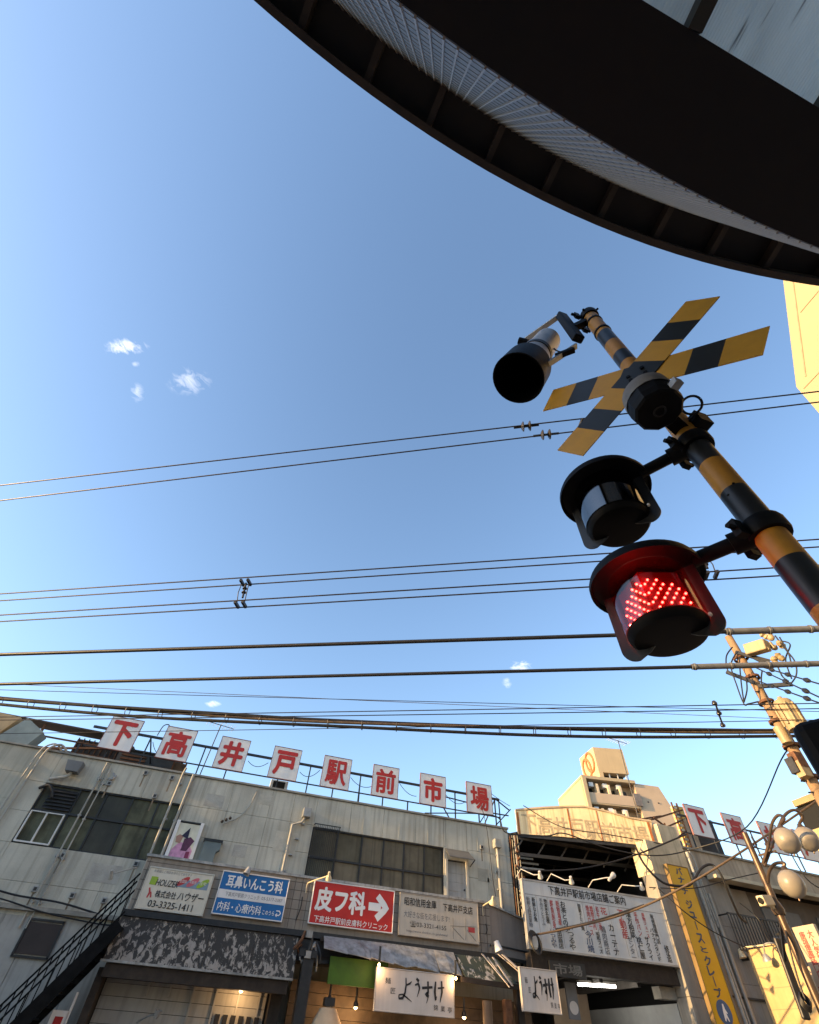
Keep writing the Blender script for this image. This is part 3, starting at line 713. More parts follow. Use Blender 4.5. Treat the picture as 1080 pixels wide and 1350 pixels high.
# door beside the window with a tin hood
d = bx('door', M('door_grey', (.33, .33, .32), .6, var=.12, streak=.3), mk, DR[0]+.05, DR[1]-.05, FY+.05, FY+.09, DR[2], DR[3]-.03)
for x in (DR[0], DR[1]-.05): bx('jamb', M('jamb_cream', (.52, .48, .40), .6), d, x-.01, x+.055, FY-.03, FY+.06, DR[2], DR[3])
for z in (4.5, 4.7, 4.9, 5.1): bx('slat', d.data.materials[0], d, DR[0]+.07, DR[1]-.07, FY+.042, FY+.052, z, z+.02)
MB().lathe([(0, .02), (.02, .018), (.025, 0), (.02, -.018), (0, -.02)], (DR[1]-.11, FY+.03, 4.75), (0, 1, 0), 10).build('handle', dark, d, smooth=True)
hd_ = MB().hexa([(DR[0]-.02, FY-.002, 5.66), (DR[1]+.04, FY-.002, 5.66), (DR[1]+.10, FY-.36, 5.40), (DR[0]-.02, FY-.36, 5.40)], [(DR[0]-.02, FY-.002, 5.64), (DR[1]+.04, FY-.002, 5.64), (DR[1]+.10, FY-.36, 5.38), (DR[0]-.02, FY-.36, 5.38)]).build('door_hood', M('tin_hood', (.14, .135, .12), .6, .3, var=.3), mk)
MB().bar((DR[1]+.08, FY, 5.3), (DR[1]+.09, FY-.34, 5.39), .02).build('hood_stay', dark, hd_)
# drain pipes and conduits
def pipe(pts, r, parent=mk, name='drainpipe', mat=pipe_m, clips=True):
    o = MB().tube(pts, r, 10).build(name, mat, parent, smooth=True)
    if clips:
        a, b = Vector(pts[0]), Vector(pts[-1]); k = 0
        while k < 4:
            p = a.lerp(b, .12+.25*k); MB().box(p.x-r-.02, p.x+r+.02, p.y-r*.4, FY, p.z-.015, p.z+.015).build('pipe_clip', greymet, o); k += 1
    return o
pipe([(-1.98, FY-.07, 6.55), (-2.0, FY-.07, 6.4), (-2.03, FY-.07, 3.2)], .030)
pipe([(-1.72, FY-.07, 6.42), (-1.74, FY-.07, 5.2), (-1.76, FY-.07, 3.4)], .036)
pipe([(-3.98, FY-.06, 6.36), (-4.0, FY-.06, 4.4), (-4.02, FY-.06, 3.0)], .022)
pipe([(-3.83, FY-.06, 6.25), (-3.85, FY-.06, 4.8), (-3.88, FY-.06, 3.0)], .017)
pipe([(7.50, FY-.08, 5.86), (7.50, FY-.08, 4.25)], .045)
o = MB().box(7.40, 7.60, FY-.2, FY, 5.84, 6.06).build('rain_hopper', pipe_m, mk); bevel(o, .01)
pipe([(1.60, FY-.07, 5.85), (1.52, FY-.08, 5.70), (1.28, FY-.08, 5.62), (1.27, FY-.08, 4.4)], .034)
o = MB().box(1.50, 1.72, FY-.2, FY, 5.83, 6.05).build('rain_hopper', greymet, mk); bevel(o, .01)
o = MB().hexa([(-4.82, FY-.24, 5.98), (-4.52, FY-.24, 5.98), (-4.52, FY, 5.98), (-4.82, FY, 5.98)], [(-4.88, FY-.26, 6.22), (-4.48, FY-.26, 6.22), (-4.48, FY, 6.22), (-4.88, FY, 6.22)]).build('rain_hopper', M('grey_hopper', (.16, .17, .18), .6, var=.2), mk)
MB().tube(curve([(-4.68, FY-.12, 6.0), (-4.72, FY-.12, 5.88), (-4.95, FY-.10, 5.80), (-5.08, FY-.10, 5.76)]), .04, 10).build('elbow', pipe_m, o, smooth=True)
MB().tube(curve([(-5.2, FY-.05, 5.55), (-5.0, FY-.12, 5.62), (-4.85, FY-.12, 5.5), (-4.8, FY-.1, 5.38)]), .035, 10).build('vent_pipe', dark, mk, smooth=True)
# gooseneck conduits on the corner, running down the annex
for k, x in enumerate((-5.55, -5.68)):
    MB().tube(curve([(x+.42, FY+.25, 6.38), (x+.40, FY+.1, 6.52), (x+.22, FY-.02, 6.6), (x+.05, FY-.10, 6.45), (x, FY-.12, 6.2)])+[Vector((x-.04, FY-.12, 4)), Vector((x-.05, FY-.12, 2.2))], .028-.008*k, 8).build('conduit', pipe_m, mk, smooth=True)
# junction boxes, small square fittings
fit = [(-2.95, 6.28), (-2.24, 6.27), (-2.48, 5.78), (-3.9, 4.3), (-2.25, 4.33), (-4.1, 3.65), (-3.3, 3.62), (-2.6, 3.6), (7.02, 5.82), (-3.7, 5.9)]
for x, z in fit:
    o = bx('junction_box', greymet, mk, x-.055, x+.055, FY-.05, FY, z-.055, z+.055); bevel(o, .008); bx('lid', dark, o, x-.032, x+.032, FY-.054, FY-.05, z-.032, z+.032)
for q in [[(-3.72, FY-.03, 6.15), (-3.68, FY-.05, 6.05), (-3.75, FY-.03, 5.95)], [(-3.78, FY-.03, 6.0), (-3.66, FY-.06, 6.0), (-3.62, FY-.03, 6.1)]]:
    MB().tube(curve(q), .022, 8).build('conduit_elbow', greymet, mk, smooth=True)
# bracket insulators on the wall
for k in range(3):
    x = -.58+.09*k; MB().lathe([(.0, .05), (.03, .04), (.045, .01), (.03, -.02), (.0, -.03)], (x, FY-.12, 5.42+.05*k), (0, -.3, 1), 10).build('wall_insulator', dark, mk, smooth=True)
MB().tube(curve([(-.55, FY-.05, 5.38), (-.2, FY-.03, 5.6), (.0, FY-.03, 5.9), (.1, FY-.02, 6.35)]), .012, 6).build('conduit', pipe_m, mk, smooth=True)
# vent duct beside the poster
o = MB().prism([(-.85, FY-.02, 4.45), (-.50, FY-.02, 4.45), (-.50, FY-.02, 4.75), (-.42, FY-.02, 4.80), (-.42, FY-.02, 4.95), (-.85, FY-.02, 4.95)], (0, -.18, 0)).build('vent_duct', M('duct_teal', (.13, .17, .18), .6, var=.15), mk)
bx('duct_lid', dark, o, -.88, -.40, FY-.22, FY-.01, 4.95, 5.0)
# annex to the left, slightly turned
an = thing('annex_building', (-9, FY+.2, 0), 'narrow beige annex wall with conduits left of the grey market facade', 'building')
for k in range(11):
    z = .0+.585*k; bx('wall_board', wall_l, an, -13, -5.63, FY+.05+random.uniform(0, .004), FY+.2, z+.002, z+.582)
bx('wall_core', capm, an, -13, -5.64, FY+.2, 22, 0, 6.40)
bevel(bx('parapet_cap', capm, an, -13.05, -5.65, FY-.0, FY+.4, 6.44, 6.48), .008)
# wires drooping on the lower left wall
single(MB().tube(curve([(-5.3, FY-.1, 3.62), (-4.4, FY-.12, 3.5), (-3.4, FY-.12, 3.46), (-2.2, FY-.1, 3.3), (-1.9, FY-.3, 3.3)]), .018, 8), 'wall_cable', cablem, 'black cable draped across the lower grey wall above the stair', 'cable', smooth=True)
single(MB().tube(curve([(-5.6, FY-.1, 3.45), (-4.7, FY-.12, 3.42), (-3.7, FY-.12, 3.28), (-2.6, FY-.1, 3.2), (-2.2, FY-.1, 3.2)]), .014, 8), 'wall_cable', cablem, 'thin black cable sagging beside a thicker one over the lower wall', 'cable', smooth=True)
# lower left wall: ledge, boards and small dark window
bx('ledge', capm, mk, X0-.0, -2.05, FY-.12, FY, 3.28, 3.36)
for k in range(6):
    x0 = -5.6+.60*k; bx('wall_board', M('lower_board', (.34, .335, .31), .8, var=.15, streak=.35), mk, x0+.004, x0+.594, FY-.02-random.uniform(0, .004), FY+.1, 1.2, 3.2)
lw = bx('small_window', M('brown_shutter', (.03, .02, .018), .5, var=.3), mk, -3.86, -3.22, FY-.05, FY+.02, 2.62, 3.12)
for a in ((-3.9, -3.86, 2.58, 3.16), (-3.22, -3.18, 2.58, 3.16), (-3.9, -3.18, 2.56, 2.60), (-3.9, -3.18, 3.14, 3.18)): bx('frame', dark, lw, a[0], a[1], FY-.07, FY+.01, a[2]+.002, a[3]-.002)
# projecting sign band
BY = 14.72
bd = bx('sign_band', bandm, mk, -1.98, 6.92, BY, FY-.02, 3.44, 4.42)
bx('band_top_rail', sheet, bd, -2.02, 6.96, BY-.05, FY, 4.42, 4.47)
bx('band_bottom_rail', dark, bd, -2.06, 6.96, BY-.10, FY, 3.33, 3.44)
for z in (3.62, 3.8, 3.98, 4.16, 4.32): bx('band_joint', M('band_joint_dark', (.10, .085, .07), .8), bd, -1.97, 6.91, BY-.004, BY, z, z+.012)
for x in (-1.9, 1.62, 1.8, 1.98, 6.62, 6.8): bx('band_joint', MATS['band_joint_dark'], bd, x, x+.012, BY-.006, BY, 3.45, 4.41)
# slanting return of the band towards the arcade
MB().hexa([(6.93, BY+.02, 3.44), (8.12, BY+.05, 3.38), (8.12, BY+.05, 4.14), (6.93, BY+.02, 4.40)], [(6.93, BY+.3, 3.44), (8.12, BY+.3, 3.38), (8.12, BY+.3, 4.14), (6.93, BY+.3, 4.40)]).build('band_return', tanp, bd)
MB().bar((6.93, BY-.01, 4.42), (8.14, BY+.02, 4.16), .08, .04).build('band_return_cap', sheet, bd)
MB().bar((7.0, BY-.0, 3.62), (8.05, BY+.03, 3.55), .02, .03).build('band_return_batten', dark, bd)
MB().bar((6.93, BY-.03, 3.40), (8.14, BY+.0, 3.34), .10, .06).build('band_return_sill', dark, bd)
MB().tube(curve([(1.86, BY-.03, 4.05), (1.86, BY-.04, 3.85), (1.80, BY-.04, 3.6)]), .012, 6).build('cable_hook', dark, bd)
MB().tube(curve([(6.78, BY-.03, 4.0), (6.80, BY-.05, 3.9), (6.76, BY-.04, 3.8)]), .012, 6).build('cable_hook', dark, bd)

# ---- signs on the band
SY = 14.62
def sign(name, r, face, label, frame=white, f=.03, y=SY, depth=.09, group=None, cat='shop sign'):
    x0, x1, z0, z1 = r
    t = thing(name, ((x0+x1)/2, y, z0), label, cat, group)
    MB().box(x0+f*.5, x1-f*.5, y, y+depth, z0+f*.5, z1-f*.5).build('panel', face, t)
    fr = MB(); fr.box(x0, x1, y-.012, y+depth+.004, z0, z0+f); fr.box(x0, x1, y-.012, y+depth+.004, z1-f, z1); fr.box(x0, x0+f, y-.010, y+depth+.002, z0+f, z1-f); fr.box(x1-f, x1, y-.010, y+depth+.002, z0+f, z1-f)
    bevel(fr.build('frame', frame, t), .004, 1)
    return t
s1 = (-1.84, -.34, 3.46, 4.23); s2 = (-.175, 1.47, 3.53, 4.34); s3 = (2.085, 4.21, 3.57, 4.40); s4 = (4.355, 6.54, 3.565, 4.395)
t = sign('house_agent_sign', s1, cream, 'cream house agent sign with green and red ovals and phone number 03-3325-1411', frame=M('alu_frame', (.5, .47, .4), .5, .2))
y = SY-.001
bx('green_block', limep, t, -1.72, -1.57, y-.004, y, 3.90, 4.05)
MB().prism([(-1.14, y, 3.92), (-.42, y, 3.92), (-.42, y, 4.06), (-1.05, y, 4.06)], (0, -.003, 0)).build('blue_band', M('pale_blue_print', (.20, .28, .36), .6), t)
for k, (x, m_) in enumerate(((-1.0, redink), (-.78, M('rose_print', (.52, .12, .15), .6)), (-.55, limep))):
    pts_ = [(x+.13*math.cos(a)*.9+.05*math.sin(a), y-.004-.0015*k, 4.03+.085*math.sin(a)+.04*math.cos(a)) for a in [i*math.pi/8 for i in range(16)]]
    MB().prism(pts_, (0, -.001, 0)).build('oval', m_, t)
    text(['全国版', '不動産', '住宅'][k], (x, y-.008-.0015*k, 4.03), .16, .06, white, t)
text('お気軽にご相談お待ちしております', (-1.28, y, 4.155), .86, .055, greyink, t)
text('HOUZER', (-1.33, y-.002, 3.955), .50, .12, ink, t, bold=.005, shear=.15)
text('株式会社', (-1.28, y, 3.755), .46, .13, ink, t, bold=.01); text('ハウザー', (-.72, y, 3.76), .58, .16, ink, t, bold=.012, shear=.12)
text('03-3325-1411', (-1.10, y, 3.575), .98, .12, ink, t, bold=.012)
strokes([[(.2, .95, .16), (.45, .5, .2), (.3, .05, .14)]], (-1.63, y, 3.755), .16, .2, redink, t, name='logo_stroke'); strokes([[(.3, .4, .12), (.6, .55, .14), (.8, .1, .16)]], (-1.63, y-.001, 3.755), .16, .2, redink, t, name='logo_stroke')
t = sign('clinic_sign', s2, bluesign, 'blue and white ear-nose clinic sign with white Japanese lettering', frame=white, f=.022)
y = SY-.001
bx('white_stripe', white, t, -.15, 1.445, y-.004, y, 3.83, 3.99)
text('耳鼻いんこう科', (.65, y, 4.155), 1.36, .24, wink, t, bold=.028)
text('下高井戸駅前クリニック', (.42, y-.004, 3.91), .80, .085, greyink, t); text('03-5317-3387', (1.13, y-.004, 3.91), .5, .06, greyink, t)
text('内科', (.06, y, 3.685), .28, .17, wink, t, bold=.012); text('・', (.26, y, 3.685), .035, .035, wink, t); text('心療内科', (.635, y, 3.685), .60, .17, wink, t, bold=.012); text('このうら', (1.11, y, 3.665), .28, .08, wink, t, bold=.01)
strokes([[(.1, .85, .16), (.7, .85, .16), (.95, .55, .16), (.7, .25, .16), (.2, .25, .16)], [(.35, .02, .1), (.1, .25, .16), (.35, .5, .1)]], (1.34, y, 3.675), .13, .13, wink, t, name='arrow_stroke', split=True)
t = sign('skin_clinic_sign', s3, redsign, 'bright red skin clinic sign with big white characters and right arrow', frame=white, f=.022)
text('皮フ科', (2.82, y, 4.055), 1.28, .47, wink, t, bold=.04)
strokes([[(.0, .5, .34), (.62, .5, .34)], [(.42, .98, .3), (.9, .5, .3), (.42, .02, .3)]], (3.80, y, 4.03), .52, .46, wink, t, name='arrow_stroke', split=True)
text('下高井戸駅前皮膚科クリニック', (3.14, y, 3.675), 1.86, .125, wink, t, bold=.008)
t = sign('bank_sign', s4, M('bank_panel', (.52, .45, .36), .6, var=.07, streak=.15), 'beige bank branch sign with black lettering, phone 03-3321-4155 and small map', frame=M('bank_frame', (.34, .30, .25), .6), f=.018)
text('昭和信用金庫', (4.92, y, 4.23), .88, .17, ink, t, bold=.010); text('下高井戸支店', (5.96, y, 4.21), .84, .16, ink, t, bold=.010)
text('大好きな街を応援します!', (5.10, y, 3.98), 1.24, .13, greyink, t)
text('☎03-3321-4155', (5.14, y, 3.80), .98, .12, ink, t, bold=.0)
text('http://www.shinkin.co.jp/showa/', (5.12, y, 3.66), 1.1, .06, greyink, t)
mp_ = MB()
for a, b in (((5.82, 4.02), (5.82, 3.62)), ((6.16, 4.04), (6.16, 3.62)), ((5.75, 3.86), (6.45, 3.90)), ((5.80, 3.84), (6.12, 3.62)), ((6.2, 3.82), (6.45, 3.62))):
    mp_.bar((a[0], y-.003, a[1]), (b[0], y-.003, b[1]), .004, .014, up=(0, 1, 0))
mp_.build('map_lines', greyink, t); bx('map_mark', redink, t, 6.24, 6.42, y-.004, y, 3.78, 3.88)
# poster frame on the upper wall (plain coloured shapes)
t = thing('framed_poster', (-1.35, FY-.05, 4.42), 'white framed poster in pink and purple on the grey wall beside the pipes', 'poster')
pr = (-1.63, -1.05, 4.44, 5.30)
bx('panel', M('poster_cream', (.62, .60, .48), .6), t, pr[0]+.02, pr[1]-.02, FY-.07, FY-.02, pr[2]+.02, pr[3]-.02)
for a in ((pr[0]-.05, pr[0]+.03, pr[2]-.03, pr[3]+.03), (pr[1]-.03, pr[1]+.05, pr[2]-.03, pr[3]+.03)): bx('frame', white, t, a[0], a[1], FY-.10, FY, a[2], a[3])
bx('frame', dark, t, pr[0]+.03, pr[1]-.03, FY-.09, FY, pr[3]-.0, pr[3]+.025); bx('frame', dark, t, pr[0]+.03, pr[1]-.03, FY-.09, FY, pr[2]-.02, pr[2]+.015)
yy = FY-.072
def blob(pts, m_, k): MB().prism([(x, yy-.002*k, z) for x, z in pts], (0, -.0015, 0)).build('print_shape', m_, t)
pk, pu = M('pink_print', (.55, .27, .42), .6, var=.25, scale=14), M('purple_print', (.10, .03, .07), .6, var=.3, scale=14)
blob([(-1.60, 4.47), (-1.10, 4.47), (-1.08, 4.72), (-1.2, 4.85), (-1.45, 4.87), (-1.58, 4.7)], pk, 0)
blob([(-1.36, 4.70), (-1.22, 4.70), (-1.10, 4.93), (-1.22, 5.0), (-1.36, 4.95)], pu, 1)
blob([(-1.55, 4.86), (-1.43, 4.84), (-1.40, 5.0), (-1.5, 5.03), (-1.57, 4.98)], M('tan_print', (.36, .2, .15), .6), 2)
blob([(-1.45, 5.0), (-1.28, 4.95), (-1.30, 5.2)], M('navy_print', (.02, .02, .05), .6), 3)
blob([(-1.22, 4.55), (-1.12, 4.56), (-1.13, 4.70), (-1.22, 4.69)], M('wine_print', (.2, .03, .08), .6), 3)
bx('shelf_strip', white, t, -1.5, -1.12, FY-.12, FY-.08, 4.50, 4.515)

# ---- sign lamps on brackets
lampc = M('lamp_cream', (.62, .52, .34), .5, var=.1)
def bracket_lamp(base, tip, label, big=.06, group=None, mat=lampc):
    base, tip = Vector(base), Vector(tip)
    t = thing('sign_lamp', base, label, 'lamp', group)
    MB().tube(curve([base-ZU*.16, base, base.lerp(tip, .15)+ZU*.03, base.lerp(tip, .9), tip]), .014, 8).build('arm', mat, t, smooth=True)
    ax = Vector((.15, .6, -.8)).normalized()
    MB().lathe([(0, -.08), (.03, -.07), (.035, .0), (big, .06), (big*1.05, .10), (big*.9, .10), (.02, .02), (0, .02)], tip, ax, 16).build('lamp_shade', mat, t, smooth=True)
    return t
p = onY(404, 1173, BY-.05); q = onY(434, 1154, 14.0)
bracket_lamp((p.x, BY-.03, p.z+.1), q, 'sunlit bracket lamp over the red skin clinic sign', .07)
p = onY(637, 1200, BY-.05); q = onY(650, 1186, 14.1)
bracket_lamp((p.x, BY-.03, p.z+.05), q, 'sunlit bracket lamp past the end of the beige bank sign', .09)
q = onY(147, 1152, 14.5); p = onY(180, 1146, BY); bracket_lamp((p.x, BY, p.z), q, 'small grey lamp on a long arm beside the house agent sign', .05, mat=pipe_m)
q = onY(326, 1150, 14.5); t = thing('sign_lamp', q, 'small dark floodlight clipped on top of the blue clinic sign', 'lamp')
MB().lathe([(0, .12), (.05, .1), (.075, .0), (.08, -.05), (.07, -.05), (0, .0)], q, (.3, .2, 1), 16).build('lamp_shade', greymet, t, smooth=True); MB().bar(q, (q.x, BY, q.z-.02), .02).build('bracket', dark, t)
q = onY(656, 1247, 14.3); t = thing('floodlight', q, 'small white floodlight under the brown slanting band', 'lamp')
MB().lathe([(0, .1), (.06, .09), (.08, .0), (.10, -.10), (.08, -.10), (0, -.02)], q, (-.3, .1, 1), 16).build('lamp_shade', white, t, smooth=True); MB().bar(q, (q.x, BY+.02, q.z+.05), .03).build('bracket', dark, t)

# ---- rooftop letter panels and their frame
LY = 15.4
xs_l = [(-4.51, -3.66), (-2.95, -2.10), (-1.34, -.49), (.275, 1.12), (1.87, 2.745), (3.49, 4.335), (5.085, 5.95), (6.705, 7.59)]
fr = thing('sign_scaffold', (1.5, LY+.1, 6.45), 'thin dark pipe frame on the flat market roof carrying the eight letter signs', 'scaffold')
MB().bar((-4.9, LY+.09, 7.32), (7.9, LY+.09, 7.32), .05, .06).build('rail', dark, fr); MB().bar((-4.9, LY+.09, 6.80), (7.9, LY+.09, 6.80), .025, .03).build('rail', dark, fr)
for x in (-5.0, -4.25, -3.3, -1.72, -.93, .6, 1.50, 2.3, 3.12, 3.9, 4.72, 5.5, 6.33, 7.15, 7.75): MB().bar((x, LY+.13, 6.44), (x, LY+.13, 7.36 if x in (-3.3, 1.5, 3.12, 6.33, 7.75, -1.72) else 6.82), .035).build('post', dark, fr)
for a, b in (((7.75, LY+.13, 7.36), (8.3, LY+.2, 7.1)), ((7.75, LY+.13, 7.3), (7.35, LY+.4, 6.45)), ((7.15, LY+.5, 6.45), (7.8, LY+.4, 7.3)), ((7.9, LY+.13, 7.36), (7.9, LY+.13, 6.45)), ((5.9, LY+.3, 7.0), (6.3, LY+.3, 6.45)), ((6.2, LY+.6, 7.3), (7.8, LY+.6, 7.2)), ((7.2, LY+.13, 6.9), (8.2, LY+.1, 6.9)), ((7.7, LY+.13, 6.55), (8.3, LY+.1, 7.1)), ((-3.3, LY+.13, 7.3), (-3.0, LY+1.4, 6.45)), ((3.12, LY+.13, 7.3), (3.4, LY+1.3, 6.45))):
    MB().bar(a, b, .03).build('brace', dark, fr)
MEAN = {'下': 'below', '高': 'tall', '井': 'well', '戸': 'door', '駅': 'station', '前': 'front', '市': 'market', '場': 'place'}
for (xa, xb), ch in zip(xs_l, '下高井戸駅前市場'):
    t = thing('rooftop_letter_sign', ((xa+xb)/2, LY, 6.79), 'white square rooftop sign with red character %s meaning %s above the long grey market' % (ch, MEAN[ch]), 'letter sign')
    bevel(bx('panel', white, t, xa, xb, LY, LY+.05, 6.79, 7.66), .004, 1)
    e = M('panel_edge', (.22, .10, .09), .6, .2); eb = MB()
    eb.box(xa-.012, xb+.012, LY-.008, LY+.055, 6.775, 6.79); eb.box(xa-.012, xb+.012, LY-.008, LY+.055, 7.66, 7.675); eb.box(xa-.012, xa, LY-.006, LY+.053, 6.79, 7.66); eb.box(xb, xb+.012, LY-.006, LY+.053, 6.79, 7.66)
    eb.build('edge', e, t)
    text(ch, ((xa+xb)/2, LY-.002, 7.225), .66, .70, redp, t, bold=.030 if ch in '駅場高前' else .042, lift=.006)
# thin loose wire from the frame down to the lamp
single(MB().tube(curve([(7.15, LY-.1, 7.0), (7.1, 14.9, 6.2), (6.98, 14.5, 5.0), (6.86, 14.15, 4.5)]), .010, 6), 'lamp_wire', cablem, 'thin black wire hanging from the last letter panel to a bracket lamp', 'wire', smooth=True)

# ---- rooftop things
t = thing('rooftop_shed', (-7, 17.5, 6.45), 'rusty corrugated rooftop shed behind the first letter panel', 'shed')
zt = 7.75
bx('wall', M('shed_dark', (.05, .038, .032), .8, var=.4), t, -5.6, -4.3, 17, 17.4, 6.44, 7.45)
for k in range(9): bx('batten', rust, t, -5.58+.15*k, -5.55+.15*k, 16.97, 17, 6.46, 7.48)
MB().hexa([(-9.5, 16.7, 7.66), (-5.0, 16.7, 7.62), (-5.0, 17.5, 7.70), (-9.5, 17.5, 7.74)], [(-9.5, 16.7, 7.70), (-5.0, 16.7, 7.66), (-5.0, 17.5, 7.74), (-9.5, 17.5, 7.78)]).build('roof', M('shed_dark', (.05, .038, .032), .8, var=.4), t)
MB().hexa([(-4.99, 16.7, 7.62), (-3.9, 16.7, 7.36), (-3.9, 17.5, 7.44), (-4.99, 17.5, 7.70)], [(-4.99, 16.7, 7.66), (-3.9, 16.7, 7.40), (-3.9, 17.5, 7.48), (-4.99, 17.5, 7.74)]).build('roof', MATS['shed_dark'], t)
for x in (-9.4, -8.0, -6.6): MB().bar((x, 16.8, 6.44), (x, 16.8, 7.62), .06).build('post', rust, t)
for z in (7.0, 7.3): MB().bar((-9.4, 16.8, z), (-4.4, 16.8, z-.02), .04).build('rail', rust, t)
MB().bar((-6.6, 16.75, 6.9), (-4.2, 16.6, 7.25), .05).build('brace', rust, t)
t = thing('canvas_cover', (-8.5, 16.2, 6.45), 'tan and grey canvas draped over a rooftop frame behind the annex', 'canvas')
MB().hexa([(-9.6, 16.0, 6.5), (-7.45, 16.0, 6.5), (-7.0, 16.0, 7.4), (-9.6, 16.0, 7.5)], [(-9.6, 16.4, 6.5), (-7.45, 16.4, 6.5), (-7.0, 16.4, 7.4), (-9.6, 16.4, 7.5)]).build('tan_sheet', M('tan_canvas', (.42, .30, .17), .8, var=.2), t)
MB().hexa([(-7.4, 15.95, 6.5), (-6.5, 15.95, 6.5), (-6.2, 15.95, 7.1), (-6.8, 15.95, 7.4)], [(-7.4, 16.4, 6.5), (-6.5, 16.4, 6.5), (-6.2, 16.4, 7.1), (-6.8, 16.4, 7.4)]).build('grey_sheet', M('grey_canvas', (.22, .26, .25), .6, var=.2), t)
t = thing('rooftop_unit', (-2.6, 16.8, 6.45), 'dark low equipment housing on the roof behind the second letter panel', 'equipment')
bx('housing', M('unit_dark', (.05, .052, .05), .7, var=.3), t, -4.1, -2.35, 16.2, 17.4, 6.45, 7.10); bx('lid', dark, t, -4.15, -2.3, 16.15, 17.45, 7.10, 7.14)
for k in range(5): bx('louvre_slat', rust, t, -4.0, -3.3, 16.17, 16.2, 6.55+.1*k, 6.60+.1*k)
t = thing('roof_hatch', (-2.05, 15.9, 6.45), 'small framed roof hatch with brown panes beside the equipment housing', 'hatch')
bx('pane', woodm, t, -2.42, -2.12, 15.78, 15.8, 6.48, 6.86)
for a in ((-2.46, -2.42), (-2.12, -2.08)): bx('frame', rust, t, a[0], a[1], 15.76, 15.82, 6.46, 6.9)
t = thing('air_conditioner', (.7, 15.9, 6.45), 'small boxed air conditioner on the roof under the fourth letter panel', 'air conditioner')
bevel(bx('casing', lightmet, t, .42, .95, 15.75, 16.05, 6.46, 6.86), .015); bx('grille', interior, t, .50, .86, 15.742, 15.752, 6.50, 6.82)
t = tag(bevel(bx('roof_plank', woodm, None, 1.65, 2.2, 15.5, 15.8, 6.46, 6.52), .004), 'short wooden plank lying on the parapet edge', 'plank')
def antenna(base, top, label, bdir, els=9, L=1.0, el=.28):
    base, top, bdir = Vector(base), Vector(top), Vector(bdir).normalized()
    t = thing('tv_antenna', base, label, 'antenna')
    MB().cyl(base, top, .016, n=8).build('mast', dark, t)
    MB().bar(top-bdir*L*.5-ZU*.03, top+bdir*L*.5-ZU*.03, .016).build('boom', dark, t)
    e = bdir.cross(ZU).normalized()
    for k in range(els):
        c = top+bdir*(L*(k/(els-1)-.5))-ZU*.03; MB().cyl(c-e*el, c+e*el, .006, n=6).build('element', lightmet, t)
    return t
pa_ = onY(263, 1023, 16.2); pb_ = onY(292, 955, 16.2)
antenna(pa_, pb_, 'tv antenna on a mast behind the third letter panel', (1, .25, 0), 9, .85, .26)
for k, (pa, pb) in enumerate((((267, 928), (285, 946)), ((264, 928), (283, 948)))):
    pass
q = onY(220, 958, 15.9); t = thing('wire_hook', q, 'bent wire hook fitting standing behind the second letter panel', 'fitting')
MB().tube(curve([q+Vector((-.15, 0, -.3)), q+Vector((-.1, 0, .0)), q+Vector((.05, 0, .05)), q+Vector((.1, 0, -.2))]), .015, 6).build('hook', dark, t)

# ---- awnings and shopfronts under the band
AY = 14.15
aw = thing('shop_awning', (0, AY, 2.5), 'shop awning fascia with peeling black and pale paint above shuttered front', 'awning')
for k in range(4):
    xa = -1.98+.97*k; xb = xa+.965
    MB().hexa([(xa, AY, 2.60), (xb, AY, 2.60), (xb, AY+.14, 3.28), (xa, AY+.14, 3.28)], [(xa, AY+.04, 2.60), (xb, AY+.04, 2.60), (xb, AY+.2, 3.28), (xa, AY+.2, 3.28)]).build('fascia_panel', peel, aw)
MB().hexa([(-2.0, AY+.1, 3.29), (1.95, AY+.1, 3.29), (1.95, BY+.1, 3.32), (-2.0, BY+.1, 3.32)], [(-2.0, AY+.1, 3.31), (1.95, AY+.1, 3.31), (1.95, BY+.1, 3.34), (-2.0, BY+.1, 3.34)]).build('roof', dark, aw)
bx('edge_strip', sheet, aw, -2.02, 1.9, AY-.02, AY+.05, 2.565, 2.60)
bx('beam', woodd, aw, -1.9, 1.82, AY+.05, AY+.3, 2.36, 2.56)
bx('soffit', woodd, aw, -1.9, 1.82, AY+.3, FY, 2.50, 2.55)
sf = thing('shuttered_shopfront', (0, 15.0, 0), 'pale horizontal board shopfront with dark slatted openings under the peeling awning', 'shopfront')
for k in range(13):
    z = .05+.19*k; bx('siding_board', sidingm, sf, -1.86, 1.50, 14.92+random.uniform(0, .004), 15.0, z+.004, z+.186)
bx('backing', dark, sf, -1.9, 1.85, 15.0, 15.1, 0, 2.52)
for x in (-1.0, -.55, -.06, .42, .9, 1.35): bx('vertical_batten', sidingm, sf, x-.018, x+.018, 14.88, 14.92, (1.2 if x > -.3 else 2.19), 2.47)
for k in range(6):
    bx('dark_slat', M('slat_black', (.018, .017, .017), .6), sf, .50+.165*k, .60+.165*k, 14.86, 14.915, .3, 2.02)
bx('slat_backing', M('slat_pale', (.36, .34, .3), .6), sf, .46, 1.5, 14.90, 14.918, .3, 2.04)
bx('post', woodd, sf, -2.02, -1.88, 14.4, 15.1, 0, 2.5)
bx('post', woodd, sf, 1.55, 1.80, 14.6, 15.1, 0, 2.4)
t = thing('sign_lamp', (-.55, 14.7, 1.95), 'grey goose-neck lamp fixed to the pale board shopfront', 'lamp')
q = onY(207, 1338, 14.5); MB().tube(curve([q+Vector((-.35, .35, -.12)), q+Vector((-.15, .15, -.02)), q]), .015, 8).build('arm', greymet, t, smooth=True)
MB().lathe([(0, -.06), (.04, -.05), (.06, .03), (.06, .07), (0, .05)], q, (.2, -.3, 1), 14).build('lamp_shade', greymet, t, smooth=True)
